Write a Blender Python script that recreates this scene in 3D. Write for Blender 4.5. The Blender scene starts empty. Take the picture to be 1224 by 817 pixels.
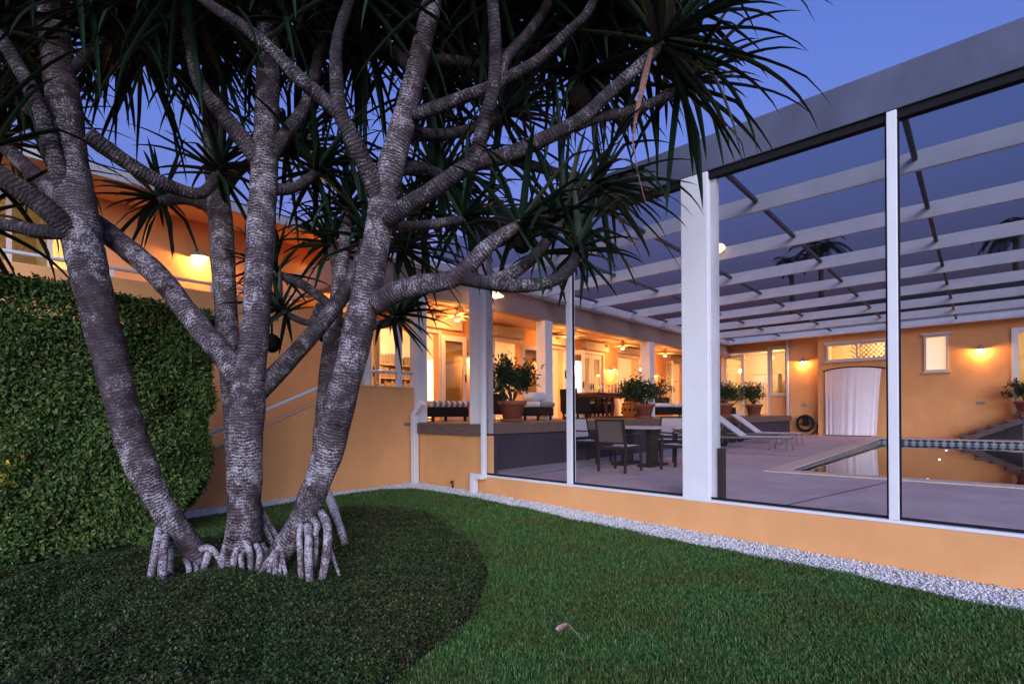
import bpy, math, random
import numpy as np
from mathutils import Vector, Matrix, noise as mnoise

random.seed(7)
rng = np.random.default_rng(7)
R = math.radians
C = bpy.context.scene.collection
sc = bpy.context.scene

# ------------------------------------------------------------------ camera, world, light, exposure
F, YH, YAW, ROLL, H = 607.0, 493.5, R(42.64), R(0.392), 1.45
FW = Vector((math.cos(YAW), math.sin(YAW), 0)); RT = Vector((math.sin(YAW), -math.cos(YAW), 0)); UP = Vector((0, 0, 1))

cam_d = bpy.data.cameras.new('camera'); cam = bpy.data.objects.new('camera', cam_d); C.objects.link(cam)
cam_d.sensor_width = 36.0; cam_d.lens = F / 1224 * 36.0
cam_d.shift_y = (YH - 408.5) / 1224
cam_d.clip_start = 0.05; cam_d.clip_end = 2000
cr, sr = math.cos(ROLL), math.sin(ROLL)
rx = RT * cr - UP * sr; uy = RT * sr + UP * cr
M3 = Matrix((rx, uy, -FW)).transposed()
cam.matrix_world = Matrix.Translation((0, 0, H)) @ M3.to_4x4()
sc.camera = cam

SUN_EL, SUN_AZ = R(-2.2), R(224)          # azimuth measured counter-clockwise from +X
w = bpy.data.worlds.new('World'); sc.world = w; w.use_nodes = True
nt = w.node_tree; nt.nodes.clear()
wo = nt.nodes.new('ShaderNodeOutputWorld'); bg = nt.nodes.new('ShaderNodeBackground')
sky = nt.nodes.new('ShaderNodeTexSky'); sky.sky_type = 'NISHITA'; sky.sun_disc = False
sky.sun_elevation = SUN_EL; sky.sun_rotation = R(90) - SUN_AZ
sky.altitude = 0; sky.air_density = 1.25; sky.dust_density = 0.3; sky.ozone_density = 3.2
tint = nt.nodes.new('ShaderNodeMix'); tint.data_type = 'RGBA'; tint.blend_type = 'MULTIPLY'; tint.inputs[0].default_value = 1
tint.inputs[7].default_value = (1.05, 1.28, 1.34, 1)
nt.links.new(sky.outputs[0], tint.inputs[6]); nt.links.new(tint.outputs[2], bg.inputs[0]); nt.links.new(bg.outputs[0], wo.inputs[0])
SKY_STRENGTH = 0.15
bg.inputs[1].default_value = SKY_STRENGTH

sd = bpy.data.lights.new('twilight_glow', 'SUN'); sd.energy = 0.134; sd.angle = R(48); sd.color = (0.90, 0.88, 1.0)
so = bpy.data.objects.new('twilight_glow', sd); C.objects.link(so)
sdir = Vector((math.cos(SUN_AZ) * math.cos(R(13)), math.sin(SUN_AZ) * math.cos(R(13)), math.sin(R(13))))
so.rotation_euler = sdir.to_track_quat('Z', 'Y').to_euler()

LAMP_K = 0.37                              # lamps are dimmed together to sit with the twilight exposure
vs = sc.view_settings
sc.display_settings.display_device = 'sRGB'
vs.view_transform = 'Standard'; vs.look = 'None'; vs.gamma = 1.0; vs.use_curve_mapping = False
vs.exposure = 5.0
sc.render.engine = 'CYCLES'
sc.cycles.use_denoising = True
sc.cycles.max_bounces = 8; sc.cycles.transparent_max_bounces = 16
sc.cycles.sample_clamp_indirect = 6.0
sc.cycles.use_adaptive_sampling = True
sc.cycles.caustics_reflective = False; sc.cycles.caustics_refractive = False

def at(x, y, D):
    """Point seen at photo pixel (x, y), D metres ahead of the camera."""
    a, b = (x - 612) / F, (YH - y) / F
    a, b = cr * a + sr * b, -sr * a + cr * b
    return Vector((0, 0, H)) + (FW + RT * a + UP * b) * D

def ground_z(X, Y):
    t = max(0.0, min(1.0, Y / 6.5))
    return -0.06 + 0.17 * t
def ground_np(X, Y):
    return -0.06 + 0.17 * np.clip(Y / 6.5, 0, 1)
def slab_z(X):
    return 0.40 + 0.0075 * max(0.0, X - 6)

# ------------------------------------------------------------------ materials
def mat(name, col, rough=0.6, metal=0.0, var=0.0, vscale=6.0, bump=0.0, bscale=40.0, col2=None, spec=None, stretch=None, island=None, trans=None):
    m = bpy.data.materials.new(name); m.use_nodes = True
    n = m.node_tree.nodes; l = m.node_tree.links
    p = n['Principled BSDF']
    p.inputs['Base Color'].default_value = (*col, 1); p.inputs['Roughness'].default_value = rough; p.inputs['Metallic'].default_value = metal
    p.inputs['Specular IOR Level'].default_value = .15 if spec is None else spec
    tc = n.new('ShaderNodeTexCoord'); vec = tc.outputs['Object']
    if stretch:
        mp = n.new('ShaderNodeMapping'); mp.inputs['Scale'].default_value = stretch
        l.new(vec, mp.inputs[0]); vec = mp.outputs[0]
    base = None
    if var or col2:
        nz = n.new('ShaderNodeTexNoise'); nz.inputs['Scale'].default_value = vscale; nz.inputs['Detail'].default_value = 6; nz.inputs['Roughness'].default_value = 0.62
        l.new(vec, nz.inputs['Vector'])
        rp = n.new('ShaderNodeValToRGB')
        c2 = col2 or tuple(c * (1 - var) for c in col)
        rp.color_ramp.elements[0].position = 0.33; rp.color_ramp.elements[1].position = 0.68
        rp.color_ramp.elements[0].color = (*c2, 1); rp.color_ramp.elements[1].color = (*col, 1)
        l.new(nz.outputs[0], rp.inputs[0]); base = rp.outputs[0]
    if island:
        g = n.new('ShaderNodeNewGeometry'); r2 = n.new('ShaderNodeValToRGB')
        els = r2.color_ramp.elements
        els[0].color = (*island[0], 1); els[1].color = (*island[-1], 1)
        for i, c in enumerate(island[1:-1]):
            e = els.new((i + 1) / (len(island) - 1)); e.color = (*c, 1)
        l.new(g.outputs['Random Per Island'], r2.inputs[0]); base = r2.outputs[0]
    if base: l.new(base, p.inputs['Base Color'])
    if bump:
        bz = n.new('ShaderNodeTexNoise'); bz.inputs['Scale'].default_value = bscale; bz.inputs['Detail'].default_value = 4
        l.new(vec, bz.inputs['Vector'])
        b = n.new('ShaderNodeBump'); b.inputs['Strength'].default_value = bump; b.inputs['Distance'].default_value = 0.02
        l.new(bz.outputs[0], b.inputs['Height']); l.new(b.outputs[0], p.inputs['Normal'])
    if trans:
        p.inputs['Subsurface Weight'].default_value = 0.0
    return m

def emis(name, col, s, base=(0.8, 0.8, 0.8)):
    m = mat(name, base, 0.5); p = m.node_tree.nodes['Principled BSDF']
    p.inputs['Emission Color'].default_value = (*col, 1); p.inputs['Emission Strength'].default_value = s * 0.2
    return m

def stucco(name, col, dark):
    """painted render: broad weathering, fine grain, faint vertical run marks"""
    m = mat(name, col, 0.85, bump=0.25, bscale=90)
    n = m.node_tree.nodes; l = m.node_tree.links; p = n['Principled BSDF']
    tc = n.new('ShaderNodeTexCoord')
    n1 = n.new('ShaderNodeTexNoise'); n1.inputs['Scale'].default_value = 0.6; n1.inputs['Detail'].default_value = 7; l.new(tc.outputs['Object'], n1.inputs['Vector'])
    mp = n.new('ShaderNodeMapping'); mp.inputs['Scale'].default_value = (1.7, 1.7, 1.1); l.new(tc.outputs['Object'], mp.inputs[0])
    n2 = n.new('ShaderNodeTexNoise'); n2.inputs['Scale'].default_value = 1.6; n2.inputs['Detail'].default_value = 5; l.new(mp.outputs[0], n2.inputs['Vector'])
    ad = n.new('ShaderNodeMath'); ad.operation = 'ADD'; l.new(n1.outputs[0], ad.inputs[0]); l.new(n2.outputs[0], ad.inputs[1])
    rp = n.new('ShaderNodeValToRGB'); rp.color_ramp.elements[0].position = 0.38; rp.color_ramp.elements[1].position = 0.62
    rp.color_ramp.elements[0].color = (*dark, 1); rp.color_ramp.elements[1].color = (*col, 1)
    hv = n.new('ShaderNodeMath'); hv.operation = 'MULTIPLY'; hv.inputs[1].default_value = 0.5; l.new(ad.outputs[0], hv.inputs[0])
    l.new(hv.outputs[0], rp.inputs[0]); l.new(rp.outputs[0], p.inputs['Base Color'])
    return m

def glass(name, tint_=(0.9, 0.95, 0.9), refl=0.12):
    m = bpy.data.materials.new(name); m.use_nodes = True
    n = m.node_tree.nodes; l = m.node_tree.links; n.clear()
    o = n.new('ShaderNodeOutputMaterial'); mx = n.new('ShaderNodeMixShader'); t = n.new('ShaderNodeBsdfTransparent'); g = n.new('ShaderNodeBsdfGlossy')
    t.inputs[0].default_value = (*tint_, 1); g.inputs['Roughness'].default_value = 0.02; mx.inputs[0].default_value = refl
    l.new(t.outputs[0], mx.inputs[1]); l.new(g.outputs[0], mx.inputs[2]); l.new(mx.outputs[0], o.inputs[0])
    return m

M = {}
M['plaster'] = stucco('ochre_plaster', (0.78, 0.395, 0.165), (0.695, 0.343, 0.139))
M['soffit'] = mat('soffit_paint', (0.70, 0.46, 0.28), 0.8, var=0.06, vscale=2)
M['beam'] = mat('fascia_paint', (0.36, 0.25, 0.22), 0.7, var=0.08, vscale=2.5)
M['cream'] = mat('cream_paint', (0.80, 0.70, 0.55), 0.8, var=0.05, vscale=2)
M['white'] = mat('white_paint', (0.76, 0.76, 0.79), 0.45, var=0.06, vscale=4, bump=0.05, bscale=30)
M['fasciabeam'] = mat('dimmed_grey_paint', (0.125, 0.135, 0.20), 0.8, spec=.05, col2=(0.085, 0.093, 0.14), vscale=2.2, stretch=(1, 1, 0.5))  # front beam paint darkened; light's falloff with height put into its colour
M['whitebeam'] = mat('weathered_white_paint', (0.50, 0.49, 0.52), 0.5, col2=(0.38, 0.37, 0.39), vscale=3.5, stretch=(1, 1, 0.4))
M['bronze'] = mat('dark_channel', (0.018, 0.017, 0.02), 0.8, spec=.04)
M['frame'] = mat('door_frame_paint', (0.66, 0.58, 0.54), 0.5, var=0.05)
M['wood'] = mat('weathered_wood', (0.23, 0.15, 0.12), 0.75, col2=(0.10, 0.065, 0.055), vscale=7, stretch=(6, 0.5, 14), bump=0.35, bscale=14)
M['deckwood'] = mat('deck_wood', (0.30, 0.19, 0.13), 0.7, col2=(0.2, 0.12, 0.08), vscale=6, stretch=(0.6, 8, 1))
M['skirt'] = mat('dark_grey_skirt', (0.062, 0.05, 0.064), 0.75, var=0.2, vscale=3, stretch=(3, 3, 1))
M['slab'] = mat('pool_deck_concrete', (0.57, 0.45, 0.455), 0.75, col2=(0.44, 0.345, 0.35), vscale=1.6, bump=0.15, bscale=60)
M['coping'] = mat('coping_stone', (0.66, 0.52, 0.44), 0.6, var=0.15, vscale=8, bump=0.1)
M['beampaint'] = mat('white_beam_paint', (0.74, 0.74, 0.80), 0.5, var=.12, vscale=3)
M['purlin'] = mat('purlin_metal', (0.10, 0.10, 0.12), 0.6)
M['roof'] = mat('roof_shingle', (0.14, 0.14, 0.16), 0.85, var=0.3, vscale=10, bump=0.3)
M['glass'] = glass('pane_glass', (0.86, 0.9, 0.8), 0.14)
M['terracotta'] = mat('terracotta', (0.32, 0.115, 0.07), 0.8, col2=(0.24, 0.09, 0.06), vscale=9, bump=0.1)
M['soil'] = mat('potting_soil', (0.03, 0.022, 0.018), 0.95)
M['wicker'] = mat('dark_wicker', (0.022, 0.018, 0.017), 0.6, var=0.5, vscale=40, bump=0.6, bscale=70)
M['metal'] = mat('grey_metal', (0.26, 0.24, 0.245), 0.45, metal=0.6)
M['bronzepaint'] = mat('brown_frame_metal', (0.038, 0.029, 0.027), 0.5)
M['sling'] = mat('grey_sling_fabric', (0.50, 0.45, 0.46), 0.8, var=0.1, vscale=50)
M['slingdark'] = mat('taupe_sling_fabric', (0.15, 0.115, 0.105), 0.8, var=0.1, vscale=50)
M['slingwhite'] = mat('pale_sling_fabric', (0.68, 0.66, 0.70), 0.8, var=0.06, vscale=50)
M['redwood'] = mat('red_brown_wood', (0.20, 0.075, 0.04), 0.4, col2=(0.12, 0.045, 0.03), vscale=6, stretch=(1, 10, 10))
M['black'] = mat('black_rubber', (0.012, 0.012, 0.013), 0.5)
M['cushion'] = mat('white_cushion', (0.68, 0.68, 0.72), 0.9, var=0.1, vscale=12)
M['bluecushion'] = mat('blue_cushion', (0.16, 0.20, 0.36), 0.9, var=0.1, vscale=12)
M['darkbronze'] = mat('dark_bronze', (0.03, 0.022, 0.018), 0.4, metal=0.5)
M['clearglass'] = glass('table_glass', (0.85, 0.88, 0.9), 0.25)
M['leaf'] = mat('pot_leaf', (0.05, 0.09, 0.04), 0.45, island=[(0.018, 0.04, 0.015), (0.035, 0.07, 0.025), (0.06, 0.10, 0.05)])
M['hedge'] = mat('hedge_leaf', (0.05, 0.09, 0.04), 0.4, island=[(0.018, 0.046, 0.014), (0.036, 0.085, 0.022), (0.055, 0.11, 0.028), (0.095, 0.14, 0.036), (0.15, 0.15, 0.045)])
M['cover'] = mat('ground_cover_leaf', (0.05, 0.07, 0.04), 0.6, spec=.25, island=[(0.02, 0.036, 0.014), (0.04, 0.062, 0.022), (0.06, 0.082, 0.028), (0.045, 0.055, 0.022), (0.095, 0.12, 0.04), (0.11, 0.075, 0.04)])
M['grass'] = mat('grass_blade', (0.05, 0.11, 0.03), 0.5, spec=.2, island=[(0.026, 0.078, 0.018), (0.041, 0.128, 0.027), (0.058, 0.158, 0.034), (0.09, 0.19, 0.045), (0.19, 0.20, 0.09)])
def wander(m, lo, hi, scale=1.7):
    n = m.node_tree.nodes; l = m.node_tree.links; p = n['Principled BSDF']; src = p.inputs['Base Color'].links[0].from_socket
    g_ = n.new('ShaderNodeTexCoord'); z = n.new('ShaderNodeTexNoise'); z.inputs['Scale'].default_value = scale; z.inputs['Detail'].default_value = 5; l.new(g_.outputs['Object'], z.inputs['Vector'])
    r_ = n.new('ShaderNodeValToRGB'); e = r_.color_ramp.elements; e[0].position = .34; e[1].position = .62; e[0].color = (*lo, 1); e[1].color = (*hi, 1); l.new(z.outputs[0], r_.inputs[0])
    x = n.new('ShaderNodeMix'); x.data_type = 'RGBA'; x.blend_type = 'MULTIPLY'; x.inputs[0].default_value = 1; l.new(src, x.inputs[6]); l.new(r_.outputs[0], x.inputs[7]); l.new(x.outputs[2], p.inputs['Base Color'])
wander(M['grass'], (1.15, .82, .72), (1, 1.05, 1)); wander(M['cover'], (1.02, .92, .85), (.78, 1.08, .8), 1.3); wander(M['hedge'], (.8, .85, .8), (1.15, 1.1, 1.0), 2.2)
M['ground'] = mat('lawn_soil', (0.022, 0.035, 0.014), 0.95, col2=(0.03, 0.024, 0.014), vscale=9, bump=0.4)
M['bedsoil'] = mat('bed_mulch', (0.02, 0.017, 0.013), 0.95, bump=0.6)
M['pebble'] = mat('white_pebble', (0.6, 0.6, 0.6), 0.7, island=[(0.42, 0.41, 0.41), (0.72, 0.70, 0.69), (0.84, 0.83, 0.82), (0.90, 0.89, 0.89)])
M['pandan'] = mat('pandanus_leaf', (0.02, 0.05, 0.025), 0.42, island=[(0.006, 0.013, 0.009), (0.010, 0.023, 0.013), (0.014, 0.031, 0.018), (0.020, 0.040, 0.024), (0.032, 0.052, 0.032), (0.060, 0.042, 0.026)])
M['dryleaf'] = mat('dry_leaf', (0.30, 0.15, 0.12), 0.8, col2=(0.15, 0.07, 0.05), vscale=9, stretch=(1, 1, 8))
M['fruit'] = mat('pandanus_fruit', (0.009, 0.007, 0.006), 0.95, spec=0.0, bump=1.0, bscale=28)
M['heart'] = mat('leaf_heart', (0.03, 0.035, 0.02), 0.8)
M['palm'] = mat('far_palm_leaf', (0.06, 0.07, 0.075), 0.6)
M['trunk'] = mat('far_palm_bark', (0.10, 0.08, 0.07), 0.9, var=0.3)
M['curtain'] = mat('white_curtain_cloth', (0.86, 0.80, 0.86), 0.9, var=0.03)
M['red'] = mat('red_glaze', (0.35, 0.03, 0.02), 0.3)
M['amber'] = mat('amber_glaze', (0.50, 0.19, 0.03), 0.45)
M['shutter'] = mat('shutter_box_paint', (0.48, 0.38, 0.29), 0.6, var=0.05)
M['book1'] = mat('book_cloth', (0.25, 0.06, 0.04), 0.7, island=[(0.25, 0.05, 0.03), (0.05, 0.05, 0.09), (0.3, 0.22, 0.12), (0.08, 0.10, 0.08)])
M['shelf'] = mat('shelf_wood', (0.5, 0.28, 0.12), 0.5, var=0.1)
M['shade'] = mat('lamp_shade_metal', (0.30, 0.26, 0.25), 0.45)
M['bulb'] = emis('lamp_bulb_glow', (1.0, 0.66, 0.32), 5)
M['dome'] = emis('lamp_dome_glow', (1.0, 0.60, 0.30), .26)
M['poollight'] = emis('pool_light_glow', (1.0, 0.78, 0.5), .6)
M['frost'] = emis('frosted_lit_glass', (1.0, 0.60, 0.25), 0.13)
M['glowshade'] = emis('lit_paper_shade', (1.0, 0.72, 0.38), .28)
M['screen'] = bpy.data.materials.new('roof_screen_mesh'); M['screen'].use_nodes = True
_n = M['screen'].node_tree.nodes; _l = M['screen'].node_tree.links; _n.clear()
_o = _n.new('ShaderNodeOutputMaterial'); _mx = _n.new('ShaderNodeMixShader'); _t = _n.new('ShaderNodeBsdfTransparent'); _d = _n.new('ShaderNodeBsdfDiffuse')
_d.inputs[0].default_value = (0.009, 0.009, 0.012, 1); _g = _n.new('ShaderNodeNewGeometry'); _dp = _n.new('ShaderNodeVectorMath'); _dp.operation = 'DOT_PRODUCT'; _l.new(_g.outputs['Incoming'], _dp.inputs[0]); _l.new(_g.outputs['Normal'], _dp.inputs[1])
def _mt(op, a, b=0.0):
    x = _n.new('ShaderNodeMath'); x.operation = op
    for i, q in enumerate((a, b)):
        if isinstance(q, (int, float)): x.inputs[i].default_value = q
        else: _l.new(q, x.inputs[i])
    return x.outputs[0]
# woven mesh: the open share of a weave shrinks with the slant it is crossed at
_l.new(_mt('SUBTRACT', 1.0, _mt('EXPONENT', _mt('DIVIDE', -0.31, _mt('MAXIMUM', _mt('ABSOLUTE', _dp.outputs['Value']), .03)))), _mx.inputs[0])
_l.new(_t.outputs[0], _mx.inputs[1]); _l.new(_d.outputs[0], _mx.inputs[2]); _l.new(_mx.outputs[0], _o.inputs[0])

def striped():
    m = mat('striped_cushion', (0.5, 0.5, 0.55), 0.9); n = m.node_tree.nodes; l = m.node_tree.links
    tc = n.new('ShaderNodeTexCoord'); wv = n.new('ShaderNodeTexWave'); wv.bands_direction = 'X'; wv.inputs['Scale'].default_value = 2.0
    rp = n.new('ShaderNodeValToRGB'); rp.color_ramp.elements[0].color = (0.16, 0.14, 0.17, 1); rp.color_ramp.elements[1].color = (0.6, 0.57, 0.58, 1)
    rp.color_ramp.elements[0].position = 0.4; rp.color_ramp.elements[1].position = 0.6
    l.new(tc.outputs['Object'], wv.inputs['Vector']); l.new(wv.outputs[0], rp.inputs[0]); l.new(rp.outputs[0], n['Principled BSDF'].inputs['Base Color'])
    return m
M['stripe'] = striped()

def tile_mat():
    m = mat('pool_tile', (0.5, 0.5, 0.5), 0.25); n = m.node_tree.nodes; l = m.node_tree.links
    tc = n.new('ShaderNodeTexCoord'); mp = n.new('ShaderNodeMapping'); mp.inputs['Rotation'].default_value = (0, 0, R(45)); mp.inputs['Scale'].default_value = (1, 1, 1)
    uv = tc.outputs['UV']; l.new(uv, mp.inputs[0])
    ck = n.new('ShaderNodeTexChecker'); ck.inputs['Scale'].default_value = 7.5
    ck.inputs['Color1'].default_value = (0.02, 0.05, 0.12, 1); ck.inputs['Color2'].default_value = (0.36, 0.37, 0.36, 1)
    l.new(mp.outputs[0], ck.inputs['Vector']); l.new(ck.outputs[0], n['Principled BSDF'].inputs['Base Color'])
    return m
M['tile'] = tile_mat()

def water_mat():
    m = bpy.data.materials.new('pool_water'); m.use_nodes = True
    n = m.node_tree.nodes; l = m.node_tree.links; p = n['Principled BSDF']
    p.inputs['Base Color'].default_value = (0.75, 0.9, 0.92, 1); p.inputs['Roughness'].default_value = 0.02
    p.inputs['IOR'].default_value = 1.55; p.inputs['Transmission Weight'].default_value = 1.0
    tc = n.new('ShaderNodeTexCoord'); nz = n.new('ShaderNodeTexNoise'); nz.inputs['Scale'].default_value = 1.3; nz.inputs['Detail'].default_value = 2
    l.new(tc.outputs['Object'], nz.inputs['Vector'])
    b = n.new('ShaderNodeBump'); b.inputs['Strength'].default_value = 0.10; b.inputs['Distance'].default_value = 0.05
    l.new(nz.outputs[0], b.inputs['Height']); l.new(b.outputs[0], p.inputs['Normal'])
    return m
M['water'] = water_mat()
M['basin'] = mat('pool_plaster', (0.34, 0.50, 0.55), 0.7, var=0.1)

def bark(name, dark, mid, pale, bias, ring=.027, k=1.0):
    """ring-scarred wood: wrinkled rings that fade in and out, with pale lichen flecks thicker in patches"""
    m = mat(name, mid, 0.85); n = m.node_tree.nodes; l = m.node_tree.links; p = n['Principled BSDF']
    def math_(op, a, b, c=None):
        x = n.new('ShaderNodeMath'); x.operation = op
        for i, q in enumerate((a, b, c)):
            if q is None: continue
            if isinstance(q, (int, float)): x.inputs[i].default_value = q
            else: l.new(q, x.inputs[i])
        return x.outputs[0]
    def nz(scale, det, vec=None, rough=.6):
        x = n.new('ShaderNodeTexNoise'); x.inputs['Scale'].default_value = scale; x.inputs['Detail'].default_value = det; x.inputs['Roughness'].default_value = rough; l.new(vec or tc.outputs['Object'], x.inputs['Vector']); return x.outputs[0]
    tc = n.new('ShaderNodeTexCoord'); sep = n.new('ShaderNodeSeparateXYZ'); l.new(tc.outputs['UV'], sep.inputs[0])
    warp = math_('MULTIPLY_ADD', nz(7, 4), .10, sep.outputs[1]); warp = math_('MULTIPLY_ADD', nz(26, 3), .022, warp)
    sn = math_('SINE', math_('MULTIPLY', warp, 2 * math.pi / ring), 0)
    ringv = math_('MULTIPLY_ADD', sn, .5, .5)
    rw = n.new('ShaderNodeMapRange'); rw.inputs[1].default_value = .38; rw.inputs[2].default_value = .62; rw.inputs[3].default_value = .15 * k; rw.inputs[4].default_value = 1.15 * k
    x_ = n.new('ShaderNodeTexNoise'); x_.inputs['Scale'].default_value = 1.9; x_.inputs['Detail'].default_value = 3; l.new(tc.outputs['Object'], x_.inputs['Vector']); l.new(x_.outputs[0], rw.inputs[0]); ringw = rw.outputs[0]
    ringm = math_('MULTIPLY', ringv, ringw)
    big = nz(2.3, 3); fleck = nz(74, 4, rough=.75); patch = nz(11, 4)
    tone = math_('MULTIPLY_ADD', patch, .72, math_('MULTIPLY', ringm, .34))
    rr = n.new('ShaderNodeValToRGB'); e = rr.color_ramp.elements; e[0].position = .30; e[1].position = .72; e[0].color = (*dark, 1); e[1].color = (*mid, 1); l.new(tone, rr.inputs[0])
    lv = math_('ADD', math_('MULTIPLY_ADD', big, .55, fleck), math_('MULTIPLY_ADD', patch, .45, math_('MULTIPLY', ringm, .10)))
    r2 = n.new('ShaderNodeValToRGB'); e = r2.color_ramp.elements; e[0].position = bias; e[1].position = bias + .11
    l.new(math_('MULTIPLY', lv, .75), r2.inputs[0])
    mx = n.new('ShaderNodeMix'); mx.data_type = 'RGBA'; mx.inputs[7].default_value = (*pale, 1)
    l.new(r2.outputs[0], mx.inputs[0]); l.new(rr.outputs[0], mx.inputs[6])
    st = n.new('ShaderNodeValToRGB'); e = st.color_ramp.elements; e[0].position = .60; e[1].position = .68; e[0].color = (1, 1, 1, 1); e[1].color = (.42, .36, .36, 1)   # old dark stains
    l.new(nz(3.4, 5), st.inputs[0])
    m2 = n.new('ShaderNodeMix'); m2.data_type = 'RGBA'; m2.blend_type = 'MULTIPLY'; m2.inputs[0].default_value = 1; l.new(mx.outputs[2], m2.inputs[6]); l.new(st.outputs[0], m2.inputs[7])
    l.new(m2.outputs[2], p.inputs['Base Color'])
    b = n.new('ShaderNodeBump'); b.inputs['Strength'].default_value = 0.9; b.inputs['Distance'].default_value = 0.008
    l.new(math_('ADD', math_('MULTIPLY', ringv, .8), math_('ADD', fleck, patch)), b.inputs['Height']); l.new(b.outputs[0], p.inputs['Normal'])
    return m
M['bark'] = bark('pandanus_bark', (0.040, 0.028, 0.032), (0.122, 0.093, 0.100), (0.42, 0.385, 0.41), .795)
M['shadedbark'] = bark('shaded_branch_bark', (0.026, 0.020, 0.022), (0.085, 0.068, 0.072), (0.30, 0.27, 0.285), .82, .03, .55)  # bark darkened: crown shade put into the branch colour
M['root'] = bark('prop_root_bark', (0.10, 0.07, 0.075), (0.25, 0.205, 0.22), (0.50, 0.46, 0.49), .70, .04, .4)

# ------------------------------------------------------------------ mesh builder
class MB:
    def __init__(s): s.v = []; s.f = []; s.uv = None
    def quad(s, a, b, c, d):
        i = len(s.v); s.v += [tuple(a), tuple(b), tuple(c), tuple(d)]; s.f.append((i, i + 1, i + 2, i + 3)); return s
    def box(s, x0, x1, y0, y1, z0, z1):
        i = len(s.v)
        s.v += [(x0, y0, z0), (x1, y0, z0), (x1, y1, z0), (x0, y1, z0), (x0, y0, z1), (x1, y0, z1), (x1, y1, z1), (x0, y1, z1)]
        s.f += [tuple(i + k for k in q) for q in ((0, 3, 2, 1), (4, 5, 6, 7), (0, 1, 5, 4), (1, 2, 6, 5), (2, 3, 7, 6), (3, 0, 4, 7))]
        return s
    def bar(s, a, b, wdt, hgt, up=(0, 0, 1)):
        a, b = Vector(a), Vector(b); d = (b - a).normalized(); u = Vector(up)
        if abs(d.dot(u)) > 0.98: u = Vector((1, 0, 0))
        sd_ = d.cross(u).normalized(); u = sd_.cross(d).normalized()
        i = len(s.v)
        for p in (a, b):
            for q, r in ((-1, -1), (1, -1), (1, 1), (-1, 1)):
                s.v.append(tuple(p + sd_ * q * wdt / 2 + u * r * hgt / 2))
        s.f += [tuple(i + k for k in q) for q in ((0, 1, 2, 3), (7, 6, 5, 4), (0, 4, 5, 1), (1, 5, 6, 2), (2, 6, 7, 3), (3, 7, 4, 0))]
        return s
    def prism(s, poly, z0, z1):
        n = len(poly); i = len(s.v)
        s.v += [(x, y, z0) for x, y in poly] + [(x, y, z1) for x, y in poly]
        s.f.append(tuple(i + k for k in range(n))[::-1]); s.f.append(tuple(i + n + k for k in range(n)))
        for k in range(n): s.f.append((i + k, i + (k + 1) % n, i + n + (k + 1) % n, i + n + k))
        return s
    def prism_xz(s, poly, y0, y1):
        n = len(poly); i = len(s.v)
        s.v += [(x, y0, z) for x, z in poly] + [(x, y1, z) for x, z in poly]
        s.f.append(tuple(i + k for k in range(n))); s.f.append(tuple(i + n + k for k in range(n))[::-1])
        for k in range(n): s.f.append((i + (k + 1) % n, i + k, i + n + k, i + n + (k + 1) % n))
        return s
    def tube(s, pts, rad, seg=10, cap=True):
        pts = [Vector(p) for p in pts]; n = len(pts)
        if not hasattr(rad, '__len__'): rad = [rad] * n
        base = len(s.v); ref = None
        for k, p in enumerate(pts):
            d = (pts[min(k + 1, n - 1)] - pts[max(k - 1, 0)]).normalized()
            if ref is None:
                ref = Vector((0, 0, 1)) if abs(d.z) < 0.9 else Vector((1, 0, 0))
            a = (ref - d * ref.dot(d)).normalized(); b = d.cross(a); ref = a
            for j in range(seg):
                t = 2 * math.pi * j / seg
                s.v.append(tuple(p + (a * math.cos(t) + b * math.sin(t)) * rad[k]))
        for k in range(n - 1):
            for j in range(seg):
                q = base + k * seg
                s.f.append((q + j, q + (j + 1) % seg, q + seg + (j + 1) % seg, q + seg + j))
        if cap:
            s.f.append(tuple(base + j for j in range(seg))[::-1]); s.f.append(tuple(base + (n - 1) * seg + j for j in range(seg)))
        return s
    def lathe(s, prof, c=(0, 0, 0), seg=20, cap=(True, True)):
        base = len(s.v)
        for r, z in prof:
            for j in range(seg):
                t = 2 * math.pi * j / seg; s.v.append((c[0] + r * math.cos(t), c[1] + r * math.sin(t), c[2] + z))
        for k in range(len(prof) - 1):
            for j in range(seg):
                q = base + k * seg; s.f.append((q + j, q + (j + 1) % seg, q + seg + (j + 1) % seg, q + seg + j))
        if cap[0]: s.f.append(tuple(base + j for j in range(seg))[::-1])
        if cap[1]: s.f.append(tuple(base + (len(prof) - 1) * seg + j for j in range(seg)))
        return s
    def ball(s, c, r, sx=1, sy=1, sz=1, seg=14, rings=8):
        prof = [(max(1e-3, math.sin(math.pi * k / rings)) , -math.cos(math.pi * k / rings)) for k in range(rings + 1)]
        b = len(s.v); s.lathe(prof, (0, 0, 0), seg)
        for k in range(b, len(s.v)):
            x, y, z = s.v[k]; s.v[k] = (c[0] + x * r * sx, c[1] + y * r * sy, c[2] + z * r * sz)
        return s
    def build(s, name, m, parent=None, origin=None, smooth=False, bev=0.0, sub=0):
        o_ = Vector(origin) if origin is not None else Vector((0, 0, 0))
        me = bpy.data.meshes.new(name)
        me.from_pydata([(a - o_.x, b - o_.y, c - o_.z) for a, b, c in s.v], [], s.f); me.update()
        ob = bpy.data.objects.new(name, me); C.objects.link(ob)
        me.materials.append(m)
        if smooth: me.polygons.foreach_set('use_smooth', [True] * len(me.polygons))
        if parent is not None: ob.parent = parent
        elif origin is not None: ob.location = o_
        if bev:
            b = ob.modifiers.new('bevel', 'BEVEL'); b.width = bev; b.segments = 2; b.limit_method = 'ANGLE'; b.angle_limit = R(40)
        if sub:
            b = ob.modifiers.new('sub', 'SUBSURF'); b.levels = sub; b.render_levels = sub
        return ob

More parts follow.
